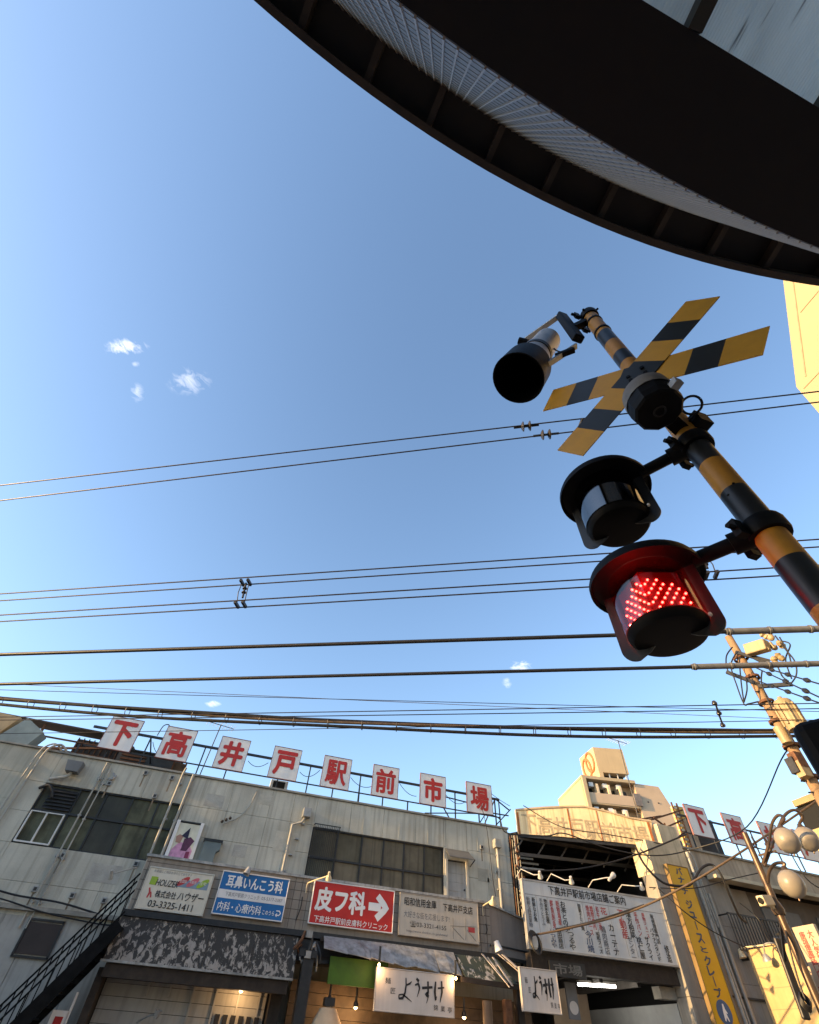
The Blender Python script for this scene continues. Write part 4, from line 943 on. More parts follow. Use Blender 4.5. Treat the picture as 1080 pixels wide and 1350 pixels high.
# noodle shop: zinc canopy, dark recess, green panel, signs
nc = thing('zinc_canopy', (4, 13.9, 2.8), 'dented zinc sheet canopy sloping over the noodle shop', 'awning')
def P(px, py, Y): return onY(px, py, Y)
ca = [P(427, 1236, 14.5), P(520, 1247, 14.5), P(598, 1258, 14.5)]; cb = [P(427, 1250, 14.0), P(520, 1270, 14.0), P(610, 1286, 13.9)]
nseg = 12
def lerp3(L, t):
    t *= len(L)-1; i = min(int(t), len(L)-2); return L[i].lerp(L[i+1], t-i)
for k in range(6):
    mb = MB(); rows_ = []
    for j in range(3):
        t = (k+j/2)/6; u = lerp3(ca, t)+Vector((0, 0, .03)); v = lerp3(cb, t)+Vector((0, random.uniform(-.03, .03), random.uniform(-.03, .03))); mm = u.lerp(v, .5)+Vector((0, 0, random.uniform(-.02, .04)))
        rows_.append((u, mm, v))
    vs = [p for r_ in rows_ for p in r_]; vs += [p-Vector((0, 0, .012)) for p in vs]
    fs = []
    for j in range(2):
        for i in range(2):
            a = j*3+i; fs += [(a, a+1, a+4, a+3), (a+9, a+12, a+13, a+10)]
        fs += [(j*3, j*3+3, j*3+12, j*3+9), (j*3+2, j*3+11, j*3+14, j*3+5)]
    fs += [(0, 9, 10, 1), (1, 10, 11, 2), (6, 7, 16, 15), (7, 8, 17, 16)]
    mb.add(vs, fs); mb.build('sheet', sheet, nc)
MB().bar(ca[0]+Vector((-.05, .1, -.02)), ca[2]+Vector((0, .1, -.02)), .08, .08).build('beam', woodd, nc)
tn = thing('torn_awning', (6.6, 13.9, 2.7), 'torn dark green awning sheet with hanging pale strips beside the zinc canopy', 'awning')
q = [P(600, 1258, 14.5), P(655, 1264, 14.5), P(684, 1300, 13.9), P(614, 1288, 13.9)]
MB().hexa(q, [p+Vector((0, .03, -.02)) for p in q]).build('sheet', peel2, tn)
for (a, b, w_) in (((636, 1258), (668, 1296), .07), ((650, 1262), (676, 1300), .06), ((643, 1262), (672, 1302), .03), ((657, 1258), (690, 1286), .05), ((662, 1258), (682, 1276), .07)):
    MB().bar(P(*a, 14.3), P(*b, 13.75), w_, .012).build('strip', M('pale_strip', (.45, .38, .32), .6, var=.25), tn)
MB().bar(P(608, 1291, 13.9), P(684, 1302, 13.9), .06, .09).build('beam', woodd, tn)
ns = thing('noodle_shopfront', (4.5, 15.2, 0), 'dim noodle shop front with brown boards, dark posts and a green panel', 'shopfront')
for k in range(14):
    z = .0+.19*k; bx('wall_board', woodm, ns, 2.0, 8.0, 14.98+random.uniform(0, .006), 15.08, z+.004, z+.186)
bx('soffit', dark, ns, 1.9, 7.9, 14.4, 15.0, 2.90, 2.96)
bx('soffit', dark, ns, 1.82, 3.7, 14.7, 15.0, 2.96, 3.30)
g_ = rect([(437, 1257), (497, 1271), (492, 1302), (431, 1298)], 14.25); bx('green_panel', greenp, ns, g_[0], g_[1]+.3, 14.25, 14.3, g_[2], g_[3])
bx('post', dark, ns, 2.05, 2.28, 14.1, 14.4, 0, 3.0); bx('post', rust, ns, 6.75, 6.9, 13.8, 14.0, 0, 2.6); bx('post', woodd, ns, 7.1, 7.25, 13.9, 14.1, 0, 2.8)
MB().cyl((6.35, 13.95, 0), (6.35, 13.95, 2.55), .11, n=14).build('post', M('bamboo_brown', (.16, .10, .06), .6), ns, smooth=True)
bx('eave_board', woodd, ns, 2.0, 3.75, 14.45, 14.6, 2.9, 3.02)
def noodle_sign(r, y, label, frame_m, tilt=0):
    t = sign('noodle_shop_sign', r, M('noodle_panel', (.62, .55, .49), .6, var=.06, streak=.1), label, frame=M('noodle_frame', (.5, .44, .38), .6), f=.02, y=y, depth=.08)
    x0, x1, z0, z1 = r; w_, h_ = x1-x0, z1-z0; c = Vector(((x0+x1)/2, y, (z0+z1)/2))
    yo = [[(.52, 1.0, .05), (.55, .7, .07), (.50, .35, .09), (.36, .1, .10), (.12, .06, .07), (.10, .22, .05), (.34, .26, .05), (.62, .14, .06), (.95, -.02, .02)], [(.53, .66, .06), (.80, .76, .08), (.92, .86, .03)]]
    u_ = [[(.3, .92, .10), (.6, .80, .12)], [(.15, .62, .06), (.55, .70, .09), (.7, .5, .08), (.5, .2, .03), (.42, .1, .02)]]
    su = [[(.05, .66, .10), (.95, .74, .09)], [(.55, .98, .09), (.58, .5, .09), (.5, .32, .10), (.36, .4, .06), (.5, .5, .06), (.62, .35, .05), (.45, .02, .03)]]
    ke = [[(.2, .95, .08), (.12, .5, .12), (.2, .12, .08), (.3, .3, .03)], [(.4, .66, .07), (1.0, .72, .06)], [(.75, 1.0, .08), (.78, .5, .10), (.6, .05, .03)]]
    for k, (s_, cx, cy, ww) in enumerate(((yo, .37, .55, .19), (u_, .53, .60, .11), (su, .65, .53, .15), (ke, .80, .56, .14))):
        strokes([[(a, b, w2*1.25) for a, b, w2 in p_] for p_ in s_], (x0+w_*cx, y-.002, z0+h_*cy), w_*ww, h_*.52, ink, t)
    text('麺', (x0+.15*w_, y, z0+.70*h_), .07*w_, .14*h_, ink, t); text('匠', (x0+.22*w_, y, z0+.48*h_), .06*w_, .13*h_, ink, t)
    text('錦', (x0+.76*w_, y, z0+.20*h_), .055*w_, .13*h_, ink, t); text('業', (x0+.85*w_, y, z0+.19*h_), .055*w_, .13*h_, ink, t); text('亭', (x0+.94*w_, y, z0+.18*h_), .055*w_, .13*h_, ink, t)
    return t
n1 = rect([(498, 1270), (600, 1290), (598, 1343), (492, 1333)], 13.85)
noodle_sign(n1, 13.85, 'pale noodle shop signboard with brush lettering, warmly lit from above', None)
n2 = rect([(684, 1270), (735, 1284), (741, 1342), (690, 1330)], 13.6)
noodle_sign(n2, 13.6, 'unlit brownish noodle shop signboard with brush lettering beside the arcade mouth', None)
# shop lamps (lit)
def bulb(px, py, Y, label, e=3.0, shade=True, glow=.04):
    q = P(px, py, Y); t = thing('hanging_bulb', q, label, 'lamp')
    MB().cyl(q+Vector((0, 0, .04)), q+Vector((0, 0, .30)), .025, n=10).build('stem', dark, t)
    if shade: MB().lathe([(.03, .10), (.055, .05), (.06, .0), (.052, .0), (.02, .08)], q, (0, 0, 1), 14).build('lamp_shade', dark, t, smooth=True)
    MB().lathe([(0, -glow), (glow*.8, -glow*.6), (glow, 0), (glow*.7, glow*.7), (0, glow)], q, (0, 0, 1), 12).build('bulb', bulb_glow, t, smooth=True)
    L = bpy.data.lights.new('bulb_light', 'POINT'); L.energy = e; L.color = (1, .58, .25); L.shadow_soft_size = .05
    o = bpy.data.objects.new('bulb_light', L); COL.objects.link(o); o.parent = t; o.location = (0, -.02, -glow-.05)
bulb(434, 1321, 14.5, 'small glowing bulb under the green panel by the dark post', 3)
bulb(469, 1328, 14.6, 'white-capped hanging bulb lighting the brown boards', 7)
bulb(601, 1290, 13.78, 'glowing bulb at the top right corner of the lit noodle signboard', 2.5, False, .03)
bulb(500, 1272, 13.72, 'glowing bulb at the top left corner of the lit noodle signboard', 2.5, False, .03)
bulb(612, 1341, 14.3, 'small spotlight glowing inside the noodle shop right of its sign', 4)
bulb(318, 1306, 14.62, 'warm bulb tucked under the peeling awning beam', 4)
q = P(430, 1352, 14.3); t = thing('paper_lantern', q, 'pale paper lantern hanging beside the dark shop post', 'lantern')
MB().lathe([(0, .28), (.18, .24), (.30, .05), (.32, 0), (.30, -.02), (0, -.02)], q, (0, 0, 1), 20).build('shade', M('lantern_paper', (.6, .42, .26), .8), t, True)
MB().box(q.x-.11, q.x+.11, q.y-.11, q.y+.11, q.z+.27, q.z+.40).build('cap', dark, t)

# ---- outdoor stair on the left
st = thing('outdoor_stair', (-3.4, 14.3, 0), 'black steel outdoor stair with thin railings climbing the grey wall', 'stair')
SA, SB = Vector((-4.9, 14.2, .9)), Vector((-1.95, 14.2, 3.35))
pa, pb = P(30, 1352, 14.3), P(160, 1222, 14.3)
SA, SB = pa+(pa-pb)*.7, pb
dd = (SB-SA); nst = 15
for y in (13.95, 14.75):
    o = Vector((0, y-14.3, 0)); MB().bar(SA+o, SB+o, .05, .24).build('stringer', black, st)
for k in range(nst):
    c = SA+dd*((k+.5)/nst); MB().box(c.x-.13, c.x+.13, 13.97, 14.73, c.z+.02, c.z+.05).build('tread', black, st)
for y, h_ in ((13.95, .85), (14.75, .80)):
    for z in ((h_, h_-.14, .2) if y < 14 else (h_,)):
        o = Vector((0, y-14.3, z)); MB().bar(SA+o, SB+o, .03, .03).build('handrail', black, st)
    for k in range(15 if y < 14 else 6):
        c = SA+dd*((k+.5)/(15 if y < 14 else 6))+Vector((0, y-14.3, 0)); MB().bar(c+Vector((0, 0, .05)), c+Vector((0, 0, h_)), .018).build('baluster', black, st)
MB().box(SB.x-.15, SB.x+.04, 14.3, 15.15, SB.z-.12, SB.z-.04).build('landing', black, st)
# little white notice with red print near the stair foot
q = rect([(70, 1332), (90, 1332), (84, 1356), (60, 1356)], 14.4); t = thing('small_notice', (q[0], 14.4, q[2]), 'small white notice board with red print beneath the outdoor stair', 'notice')
bx('panel', white, t, q[0], q[1], 14.4, 14.43, q[2]-.3, q[3]); bx('red_print', redp, t, q[0]+.08, q[1]-.06, 14.394, 14.4, q[2]-.1, q[3]-.08); bx('post', white, t, q[1]-.01, q[1]+.03, 14.4, 14.46, .0, q[3]+.25)

# loose wires round the letter scaffold and clutter between the two awnings
for k, (a, b, sag_) in enumerate((((-3.2, 7.2), (-2.9, 6.9), .05), ((-.4, 7.15), (.2, 7.2), .14), ((1.2, 7.1), (1.8, 7.25), .16), ((2.8, 7.2), (3.5, 7.05), .12), ((4.4, 7.3), (5.0, 7.0), .10), ((6.0, 7.2), (6.7, 7.1), .15), ((7.6, 7.5), (8.3, 7.2), .02))):
    MB().tube(catenary((a[0], LY+.12, a[1]), (b[0], LY+.12, b[1]), sag_, 10), .009, 5).build('loose_wire', dark, fr, smooth=True)
q = P(408, 1245, 14.2); t = thing('fixture_cluster', q, 'cluster of dark pipes and crumpled fittings between the peeling awning and zinc canopy', 'fittings')
for k in range(9):
    a = q+Vector((random.uniform(-.18, .18), random.uniform(-.1, .15), random.uniform(-.25, .2))); b = a+Vector((random.uniform(-.2, .2), random.uniform(-.1, .1), random.uniform(-.5, -.1)))
    MB().tube(curve([a, a.lerp(b, .5)+Vector((random.uniform(-.1, .1), -.05, 0)), b]), random.uniform(.018, .04), 7).build('pipe', [dark, greymet, rust][k % 3], t, smooth=True)
for k in range(4):
    a = q+Vector((random.uniform(-.15, .15), -.1, random.uniform(-.2, .15))); MB().box(a.x-.07, a.x+.07, a.y-.05, a.y+.06, a.z-.05, a.z+.07).build('bracket', [dark, sheet][k % 2], t)

for k, (x, z, w_, h_) in enumerate(((-1.2, 5.75, .5, .3), (.9, 5.0, .6, .45), (6.85, 5.0, .35, .3), (-3.2, 3.9, .7, .35), (.2, 6.0, .4, .25), (7.15, 4.7, .3, .4), (-.1, 4.75, .35, .25))):
    bx('repair_patch', M('patch_tone_%d' % (k % 3), [(.38, .37, .33), (.47, .45, .38), (.34, .33, .28)][k % 3], .9, var=.2, scale=3, bump=.4, fine=.3), mk, x, x+w_, FY-.006, FY-.003, z, z+h_)
for x, z in fit: bx('stain_run', M('rust_run', (.22, .17, .12), .9, var=.3, scale=8), mk, x-.02, x+.015, FY-.0055, FY-.0035, z-.34, z-.06)

# ------------------------------------------------------------------ covered market arcade
ar = thing('market_arcade', (10.6, 16, 0), 'dark mouth of the covered market arcade with cream gable fascia', 'arcade')
GY = 14.85
top = [(680, 1069), (716, 1066), (750, 1064.5), (770, 1064.5), (800, 1071), (828, 1079), (859, 1084)]; bot = [(861, 1116), (800, 1109), (740, 1103), (683, 1099)]
FN = Vector((-.30, -.954, 0)); FP = Vector((10.7, GY, 0))
poly = [onP(x, y, FP, FN) for x, y in top+bot]
xa, xb = poly[0].x, poly[6].x
fas = MB().prism(poly, FN*-.12).build('fascia', fascia_m, ar)
rs = M('rust_streak', (.36, .12, .03), .8, var=.35, scale=8)
FX = Vector((.954, -.30, 0))
def fp(x, y, o=0.): return onP(x, y, FP+FN*o, FN)
for x, w_ in ((682, .07), (748, .05), (786, .03), (854, .07)):
    ya_, yb_ = (1071, 1100) if x < 700 else (1066, 1104) if x < 760 else (1069, 1108) if x < 800 else (1084, 1115)
    u, v = fp(x, ya_), fp(x+2, yb_); v = Vector((u.x, u.y, v.z))
    q = [v-FX*w_/2, v+FX*w_/2, u+FX*w_/2, u-FX*w_/2]; MB().hexa([p+FN*.010 for p in q], [p-FN*.002 for p in q]).build('rusty_batten', rs, fas)
c0, c1 = fp(698, 1086), fp(845, 1102)
for k, ch in enumerate('下高井戸駅前市場'):
    u = k/7; c = c0.lerp(c1, u); text(ch, c+ZU*(.02-.04*abs(u-.5)), .48, .54, fadedink, fas, xd=tuple(FX), bold=.012, lift=.004)
MB().prism([p+FN*.03 for p in poly[:7]]+[p+FN*.03+ZU*.05 for p in reversed(poly[:7])], FN*-.2).build('fascia_cap', M('cap_cream', (.5, .38, .24), .7, var=.2), fas)
MB().bar(poly[-1]-FN*.05-ZU*.04, poly[7]-FN*.05-ZU*.04, .10, .08).build('lower_beam', dark, ar)
# interior: side walls, roof, trusses, far end
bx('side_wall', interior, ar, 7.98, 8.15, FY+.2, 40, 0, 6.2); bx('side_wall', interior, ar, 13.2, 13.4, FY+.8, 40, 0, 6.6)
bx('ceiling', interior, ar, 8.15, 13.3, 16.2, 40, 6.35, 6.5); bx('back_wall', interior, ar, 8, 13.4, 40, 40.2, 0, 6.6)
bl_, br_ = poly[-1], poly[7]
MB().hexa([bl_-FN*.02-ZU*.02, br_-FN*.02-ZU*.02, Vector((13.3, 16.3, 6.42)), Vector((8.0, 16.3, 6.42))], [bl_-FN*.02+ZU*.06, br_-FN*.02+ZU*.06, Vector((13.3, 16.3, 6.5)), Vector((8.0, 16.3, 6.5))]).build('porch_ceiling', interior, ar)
steel = M('truss_steel', (.10, .09, .08), .6, .3, var=.3)
for k in range(5):
    y = 15.6+2.2*k
    MB().bar((8.15, y, 5.9), (13.2, y, 6.1), .07, .09).build('truss', steel, ar); MB().bar((8.15, y, 6.35), (13.2, y, 6.4), .07, .09).build('truss', steel, ar)
    for j in range(6): MB().bar((8.3+.8*j, y, 5.92), (8.7+.8*j, y, 6.36), .04).build('truss_web', steel, ar)
for k in range(3): MB().bar((8.4, 15.5+.3*k, 5.55+.2*k), (9.3, 15.6+.3*k, 5.6+.2*k), .03, .05).build('conduit', pipe_m, ar)
bx('lintel', woodd, ar, 7.75, 12.05, 14.2, 14.5, 3.20, 3.5); bx('board_backing', dark, ar, 7.75, 12.0, 14.2, 14.3, 3.5, 4.9); bx('porch_roof', interior, ar, 8.0, 12.0, 14.5, 15.3, 3.40, 3.46)
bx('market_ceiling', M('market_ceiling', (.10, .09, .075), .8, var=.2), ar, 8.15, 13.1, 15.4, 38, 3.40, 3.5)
bx('right_panel', M('arcade_grey', (.30, .31, .31), .6, var=.12), ar, 12.05, 12.12, 14.55, 22, 0, 2.9)
bx('stall_wall', M('stall_wall', (.10, .09, .08), .8, var=.3), ar, 8.3, 12.4, 21.5, 21.7, 0, 3.4)
bx('stall_panel', M('stall_cream', (.36, .27, .19), .7, var=.15), ar, 10.7, 12.0, 18.6, 18.7, 2.5, 3.35)
for k in range(3): MB().bar((9.3+1.2*k, 15.45, 3.3), (9.3+1.2*k, 21, 3.3), .10, .16).build('ceiling_joist', steel, ar)
bx('shelf_beam', M('beam_pale', (.30, .27, .22), .7, var=.25), ar, 11.55, 13.1, 14.45, 14.75, 2.95, 3.18)
# guide board
GB = (8.25, 13.05, 3.69, 5.22); gy = 14.06
GBs = tuple(v*(gy/FY) if i < 2 else CZ+(v-CZ)*(gy/FY) for i, v in enumerate(GB))
t = sign('guide_board', GBs, M('board_white', (.55, .56, .55), .5, var=.05, streak=.12), 'large white market guide board covered in black and red shop names', frame=M('board_frame', (.36, .36, .35), .5, .3), f=.045, y=gy, depth=.12)
x0, x1, z0, z1 = GBs; ww, hh = x1-x0, z1-z0; y = gy-.002
text('下高井戸駅前市場店舗ご案内', (x0+.45*ww, y, z1-.17), 2.62*gy/FY, .20, ink, t, bold=.014)
bx('header_rule', greyink, t, x0+.06, x1-.06, y-.003, y, z1-.335, z1-.325)
colsx = [.045, .115, .20, .27, .345, .42, .50, .555, .61, .69, .74, .80, .86, .925]
for u in (.085, .16, .235, .40, .48, .585, .66, .72): bx('column_rule', greyink, t, x0+u*ww, x0+u*ww+.006, y-.003, y, z0+.1, z1-.34)
cols = [(.030, '新鮮な野菜果物', .055, .62, greyink, 0), (.065, '新鮮なお魚', .05, .5, ink, 0), (.115, '手作りとうふ', .05, .55, greyink, 0), (.145, '惣菜各種', .05, .5, ink, 0), (.165, 'いつみや', .075, .36, inkb, 1), (.185, '鮮魚刺身', .05, .58, redink, 0),
        (.210, '飯田商店', .07, .40, ink, 1), (.225, '乾物海産', .05, .50, redink, 0), (.262, 'お茶とのり', .085, .62, ink, 0), (.285, 'いつるや', .09, .48, ink, 1), (.375, '御菓子たい焼', .05, .55, ink, 0), (.405, '今川焼', .10, .42, inkb, 1),
        (.432, '焼肉ロース', .055, .62, redink, 0), (.460, '精肉', .05, .5, redink, 0), (.470, '昭和フーズ', .06, .42, ink, 1), (.500, '和牛上肉', .05, .50, redink, 0), (.515, '鶏肉商店', .075, .56, greyink, 1), (.545, '花', .10, .16, redink, 2), (.575, 'カーテナ', .085, .62, ink, 1),
        (.665, '不動産', .10, .60, redink, 0), (.690, 'センター', .075, .42, greyink, 1), (.720, '漢方相談', .085, .56, ink, 0), (.755, '桃仁屋', .085, .44, ink, 1), (.775, '手作パン', .06, .50, redink, 0), (.812, 'サクライ', .07, .46, ink, 1), (.830, '果物ジュース', .05, .52, redink, 0),
        (.868, 'バナナスタンド', .065, .66, ink, 1), (.895, '靴修理専門店', .06, .62, ink, 0), (.940, '修造', .075, .34, ink, 1)]
for u, s_, w_, h_, m_, al in cols:
    H = h_*(hh-.42); zc = (z1-.38-H/2) if al in (0, 2) else (z0+.08+H/2)
    text(s_, (x0+u*ww, y, zc), w_*1.95, H, m_, t, bold=.008, keep='v')
for k, px in enumerate((706, 747, 800, 840)):
    q = onY(px+6, (1153, 1160, 1157, 1168)[k], 13.45); b = Vector((q.x-.35, gy+.05, z1+.03))
    t = thing('board_lamp', b, ('white spot lamp above the guide board beside the corner conduits', 'white spot lamp above the title of the guide board', 'long white twin lamp on an arm above the guide board', 'white spot lamp above the guide board end next to the concrete pillar')[k], 'lamp')
    MB().tube([b, b+Vector((.02, -.25, .12)), q+Vector((-.12, .12, .0)), q], .013, 8).build('arm', lightmet, t, smooth=True)
    sc = 1.9 if k == 2 else 1
    MB().lathe([(0, -.09*sc), (.035, -.08*sc), (.04, .0), (.065, .05*sc), (.07, .08*sc), (.06, .08*sc), (0, .03)], q, (.7, .2, .45) if k == 2 else (.35, .5, -.6), 16).build('lamp_shade', lightmet, t, smooth=True)
q = rect([(722, 1266), (771, 1271), (773, 1291), (728, 1287)], 14.15); t = thing('market_name_sign', (q[0], 14.15, q[2]), 'dim dark sign reading 市場 beneath the guide board', 'sign')
bx('panel', M('name_dark', (.035, .033, .03), .6), t, q[0], q[1], 14.14, 14.18, q[2], q[3]); text('市場', ((q[0]+q[1])/2, 14.138, (q[2]+q[3])/2), (q[1]-q[0])*.8, (q[3]-q[2])*.72, M('name_letters', (.16, .15, .13), .6), t, bold=.02)
def tube_light(a, b, label, e, n=1):
    a, b = Vector(a), Vector(b); t = thing('fluorescent_light', (a+b)/2, label, 'light')
    MB().bar(a+ZU*.06, b+ZU*.06, .12, .05).build('housing', lightmet, t)
    for k in range(n):
        u, v = a.lerp(b, k/n+.01), a.lerp(b, (k+1)/n-.01); MB().cyl(u, v, .022 if n > 1 else .03, n=10).build('tube', tube_glow, t)
    L = bpy.data.lights.new('tube_light', 'POINT'); L.energy = e; L.color = (1, .93, .82); L.shadow_soft_size = .3
    o = bpy.data.objects.new('tube_light', L); COL.objects.link(o); o.parent = t; o.location = (0, 0, -.2)
tube_light(onY(762, 1298, 15.9), onY(812, 1301, 15.9), 'bright fluorescent tube at the mouth of the arcade', 16)
tube_light(onY(801, 1341, 19), onY(847, 1335, 17.6), 'row of three short fluorescent tubes deeper in the arcade', 10, 3)
# little signs hung at the arcade corner
q = onY(754, 1310, 14.9); t = thing('round_sign', q, 'small pale hanging sign with an oval mark beside the noodle signboard', 'sign')
bx('panel', M('pale_blue_panel', (.20, .21, .23), .6), t, q.x-.16, q.x+.15, q.y, q.y+.05, q.z-.45, q.z+.2); MB().lathe([(0, .0), (.12, 0), (.12, .012), (0, .012)], q+Vector((0, -.012, -.25)), (0, 1, 0), 20).build('oval_mark', white, t)
# clutter on the corner of the grey building: bundled pipes and a coil
t = thing('corner_conduits', (8.05, 14.95, 3.7), 'tangle of dark conduits and rusty posts at the arcade corner', 'conduits')
for k in range(5):
    x = 7.92+.05*k; pts_ = [(x+random.uniform(-.02, .02), 15.02-.03*k, 6.2-.9*j) for j in range(4)]
    MB().tube(curve(pts_), .022, 6).build('conduit', [rust, dark, pipe_m][k % 3], t, smooth=True)
MB().bar((8.17, 14.9, 3.6), (8.17, 14.9, 5.2), .05).build('post', rust, t)
for k in range(14):
    z = 4.0+random.uniform(0, 1.9); MB().lathe([(0, -.05), (.05, 0), (0, .05)], (7.95+random.uniform(0, .2), 14.9, z), (random.random(), .3, 1), 6).build('clamp', [dark, rust][k % 2], t)
q = onY(704, 1240, 13.9); t = thing('cable_coil', q, 'coil of black cable hung beside the guide board', 'cable')
for k in range(5): MB().tube([q+Vector((.13*math.cos(a), -.03*k+.05*math.sin(a), .19*math.sin(a)-.02*k)) for a in [i*math.pi/9 for i in range(19)]], .018, 6, False).build('loop', cablem, t, smooth=True)

# ------------------------------------------------------------------ right-hand building
RT_ = rad(4.2); RX, RY = 12.06, 14.0
XF = Matrix.Translation((RX, RY, 0)) @ Matrix.Rotation(RT_, 4, 'Z')
def rloc(px, py, off=0.):
    n = Vector((-math.sin(RT_), math.cos(RT_), 0)); p = onP(px, py, Vector((RX, RY, 0))-n*off, n); l = XF.inverted() @ p; return l.x, l.z
rb = thing('corner_building', (RX, RY, 0), 'weathered concrete corner building right of the arcade with balcony rail and pipes', 'building')
def rbx(name, mat, par, *a): return MB(XF).box(*a).build(name, mat, par)
ztop = 6.42
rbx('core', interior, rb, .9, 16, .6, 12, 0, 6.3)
# pillar beside the arcade (panels) with sunlight on the upper corner put into its colour
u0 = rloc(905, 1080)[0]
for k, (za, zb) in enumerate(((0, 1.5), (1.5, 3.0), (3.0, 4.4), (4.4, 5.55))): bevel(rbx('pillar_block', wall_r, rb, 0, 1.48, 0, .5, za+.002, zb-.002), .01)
bevel(rbx('pillar_block', M('pillar_top_sunlit', (.55, .45, .30), .8, var=.2, streak=.3), rb, .03, 1.50, .0, .7, 5.552, 6.40), .01)
bevel(rbx('pillar_block', MATS['pillar_top_sunlit'], rb, .75, 1.52, .02, .9, 6.40, 6.95), .01)
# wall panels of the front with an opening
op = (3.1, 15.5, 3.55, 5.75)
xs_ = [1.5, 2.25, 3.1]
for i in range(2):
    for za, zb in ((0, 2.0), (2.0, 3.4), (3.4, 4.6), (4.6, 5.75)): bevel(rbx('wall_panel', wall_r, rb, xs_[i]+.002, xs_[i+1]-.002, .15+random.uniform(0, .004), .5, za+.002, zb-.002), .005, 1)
for i in range(9):
    xa_ = 1.5+1.55*i; rbx('parapet_panel', M('parapet_brown', (.38, .31, .23), .85, var=.2, scale=1.5, streak=.4, bump=.3), rb, xa_+.002, xa_+1.548, .10+random.uniform(0, .005), .5, 5.78, 6.40)
bevel(rbx('parapet_cap', capm, rb, 1.46, 15.6, .04, .56, 6.403, 6.46), .008)
rbx('eave_slab', M('eave_cream', (.48, .42, .30), .8, var=.2), rb, 2.25, 15.5, -.25, .12, 5.68, 5.77)
for i in range(8):
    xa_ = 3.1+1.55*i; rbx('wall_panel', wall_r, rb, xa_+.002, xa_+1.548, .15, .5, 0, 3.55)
rbx('recess_panel', M('recess_beige', (.30, .25, .20), .8, var=.15), rb, 3.15, 4.1, .45, .5, 3.56, 5.66)
rbx('recess_wall', M('recess_brown', (.14, .105, .08), .8, var=.25), rb, 4.1, 15.5, .46, .52, 3.56, 5.66)
for k in range(4): rbx('shutter', M('shutter_grey', (.16, .15, .14), .6, var=.2), rb, 4.5+2.4*k, 6.1+2.4*k, .42, .46, 3.6, 5.3)
# balcony railing
for (xa_, xb_, za, zb) in ((2.2, 4.6, 4.05, 4.85), (7.0, 10.5, 4.55, 5.25)):
    rl = MB(XF).bar((xa_, -.18, zb), (xb_, -.18, zb), .04).build('balcony_rail', dark, rb); MB(XF).bar((xa_, -.18, za), (xb_, -.18, za), .03).build('lower_rail', dark, rl)
    k = int((xb_-xa_)/.115)
    for i in range(k+1): MB(XF).bar((xa_+.115*i, -.18, za), (xa_+.115*i, -.18, zb), .022).build('baluster', dark, rl)
    for x in (xa_, xb_): MB(XF).bar((x, -.18, zb-.02), (x, .2, zb-.02), .03).build('stay', dark, rl)
# pipes down the wall
def rpipe(pts, r, mat=pipe_m): return MB(XF).tube(pts, r, 10).build('drainpipe', mat, rb, smooth=True)
rpipe([(1.56, -.06, 6.3), (1.56, -.06, 0)], .05); rpipe([(1.72, -.02, 5.9), (1.72, -.02, 0)], .032); rpipe([(2.02, .08, 5.3), (2.02, .08, 0)], .05)
rpipe(curve([(1.66, -.05, 6.36), (1.78, -.05, 6.1), (1.76, -.05, 5.6), (1.80, -.05, 4.5)]), .02)
rbx('pipe_bracket', dark, rb, 1.5, 3.0, .10, .14, 3.1, 3.14)
lw = rbx('small_window', interior, rb, 2.15, 2.95, .12, .16, 1.9, 2.55); rbx('frame', dark, lw, 2.1, 3.0, .10, .13, 2.55, 2.60)
# yellow vertical sign
yr = (lambda A, B: (A[0], B[0], B[1], A[1]))(rloc(879, 1140, .12), rloc(906, 1146, .12))
ya = rloc(878.5, 1139.8, .12); yb = rloc(904.4, 1140.5, .12); yc = rloc(940.6, 1350, .12)
x0, x1 = ya[0], yb[0]-.02; z1 = ya[1]; z0 = z1-3.95
t = thing('banana_juice_sign', XF @ Vector(((x0+x1)/2, -.12, z0)), 'tall yellow vertical sign for banana juice and crepes with dark lettering', 'sign')
rbx('panel', yellsign, t, x0, x1, -.14, -.02, z0, z1); xdr = (math.cos(RT_), math.sin(RT_), 0)
fr_ = MB(XF)
for a in ((x0-.02, x0), (x1, x1+.02)): fr_.box(a[0], a[1], -.155, -.01, z0-.02, z1+.02)
fr_.box(x0, x1, -.155, -.01, z1, z1+.02); fr_.box(x0, x1, -.155, -.01, z0-.02, z0); fr_.build('frame', M('sign_frame_brown', (.20, .13, .05), .6), t)
chs = 'バナナジュースとクレープ'; zz = z1-.10; wv_ = (x1-x0)
rows_ = [(1148.5, .19), (1160, .17), (1175, .17), (1192.6, .22), (1206, .15), (1220, .2), (1237, .22), (1252, .13), (1266.7, .21), (1280.6, .2), (1294, .2), (1309, .2)]
def ysz(py): return rloc(894+(py-1148.5)*.328, py, .14)[1]
for ch, (py_, h_) in zip(chs, rows_):
    c = XF @ Vector(((x0+x1)/2, -.141, ysz(py_))); vert = ch == 'ー'
    text(ch if not vert else '|', c, .24 if not vert else .035, h_*.95, M('sign_navy', (.06, .08, .12), .6), t, xd=xdr, bold=.032)
c = XF @ Vector(((x0+x1)/2, -.142, ysz(1335))); nrm = Vector((math.sin(RT_), -math.cos(RT_), 0))
MB().lathe([(0, 0), (.23, 0), (.23, .006), (0, .006)], c, nrm, 28).build('round_mark', M('mark_blue', (.04, .10, .22), .5), t)
strokes([[(.55, .95, .12), (.5, .5, .3), (.3, .05, .1)], [(.5, .5, .2), (.75, .05, .1)], [(.52, .75, .1), (.8, .45, .08)]], c+nrm*.008, .26, .34, wink, t, xd=xdr)
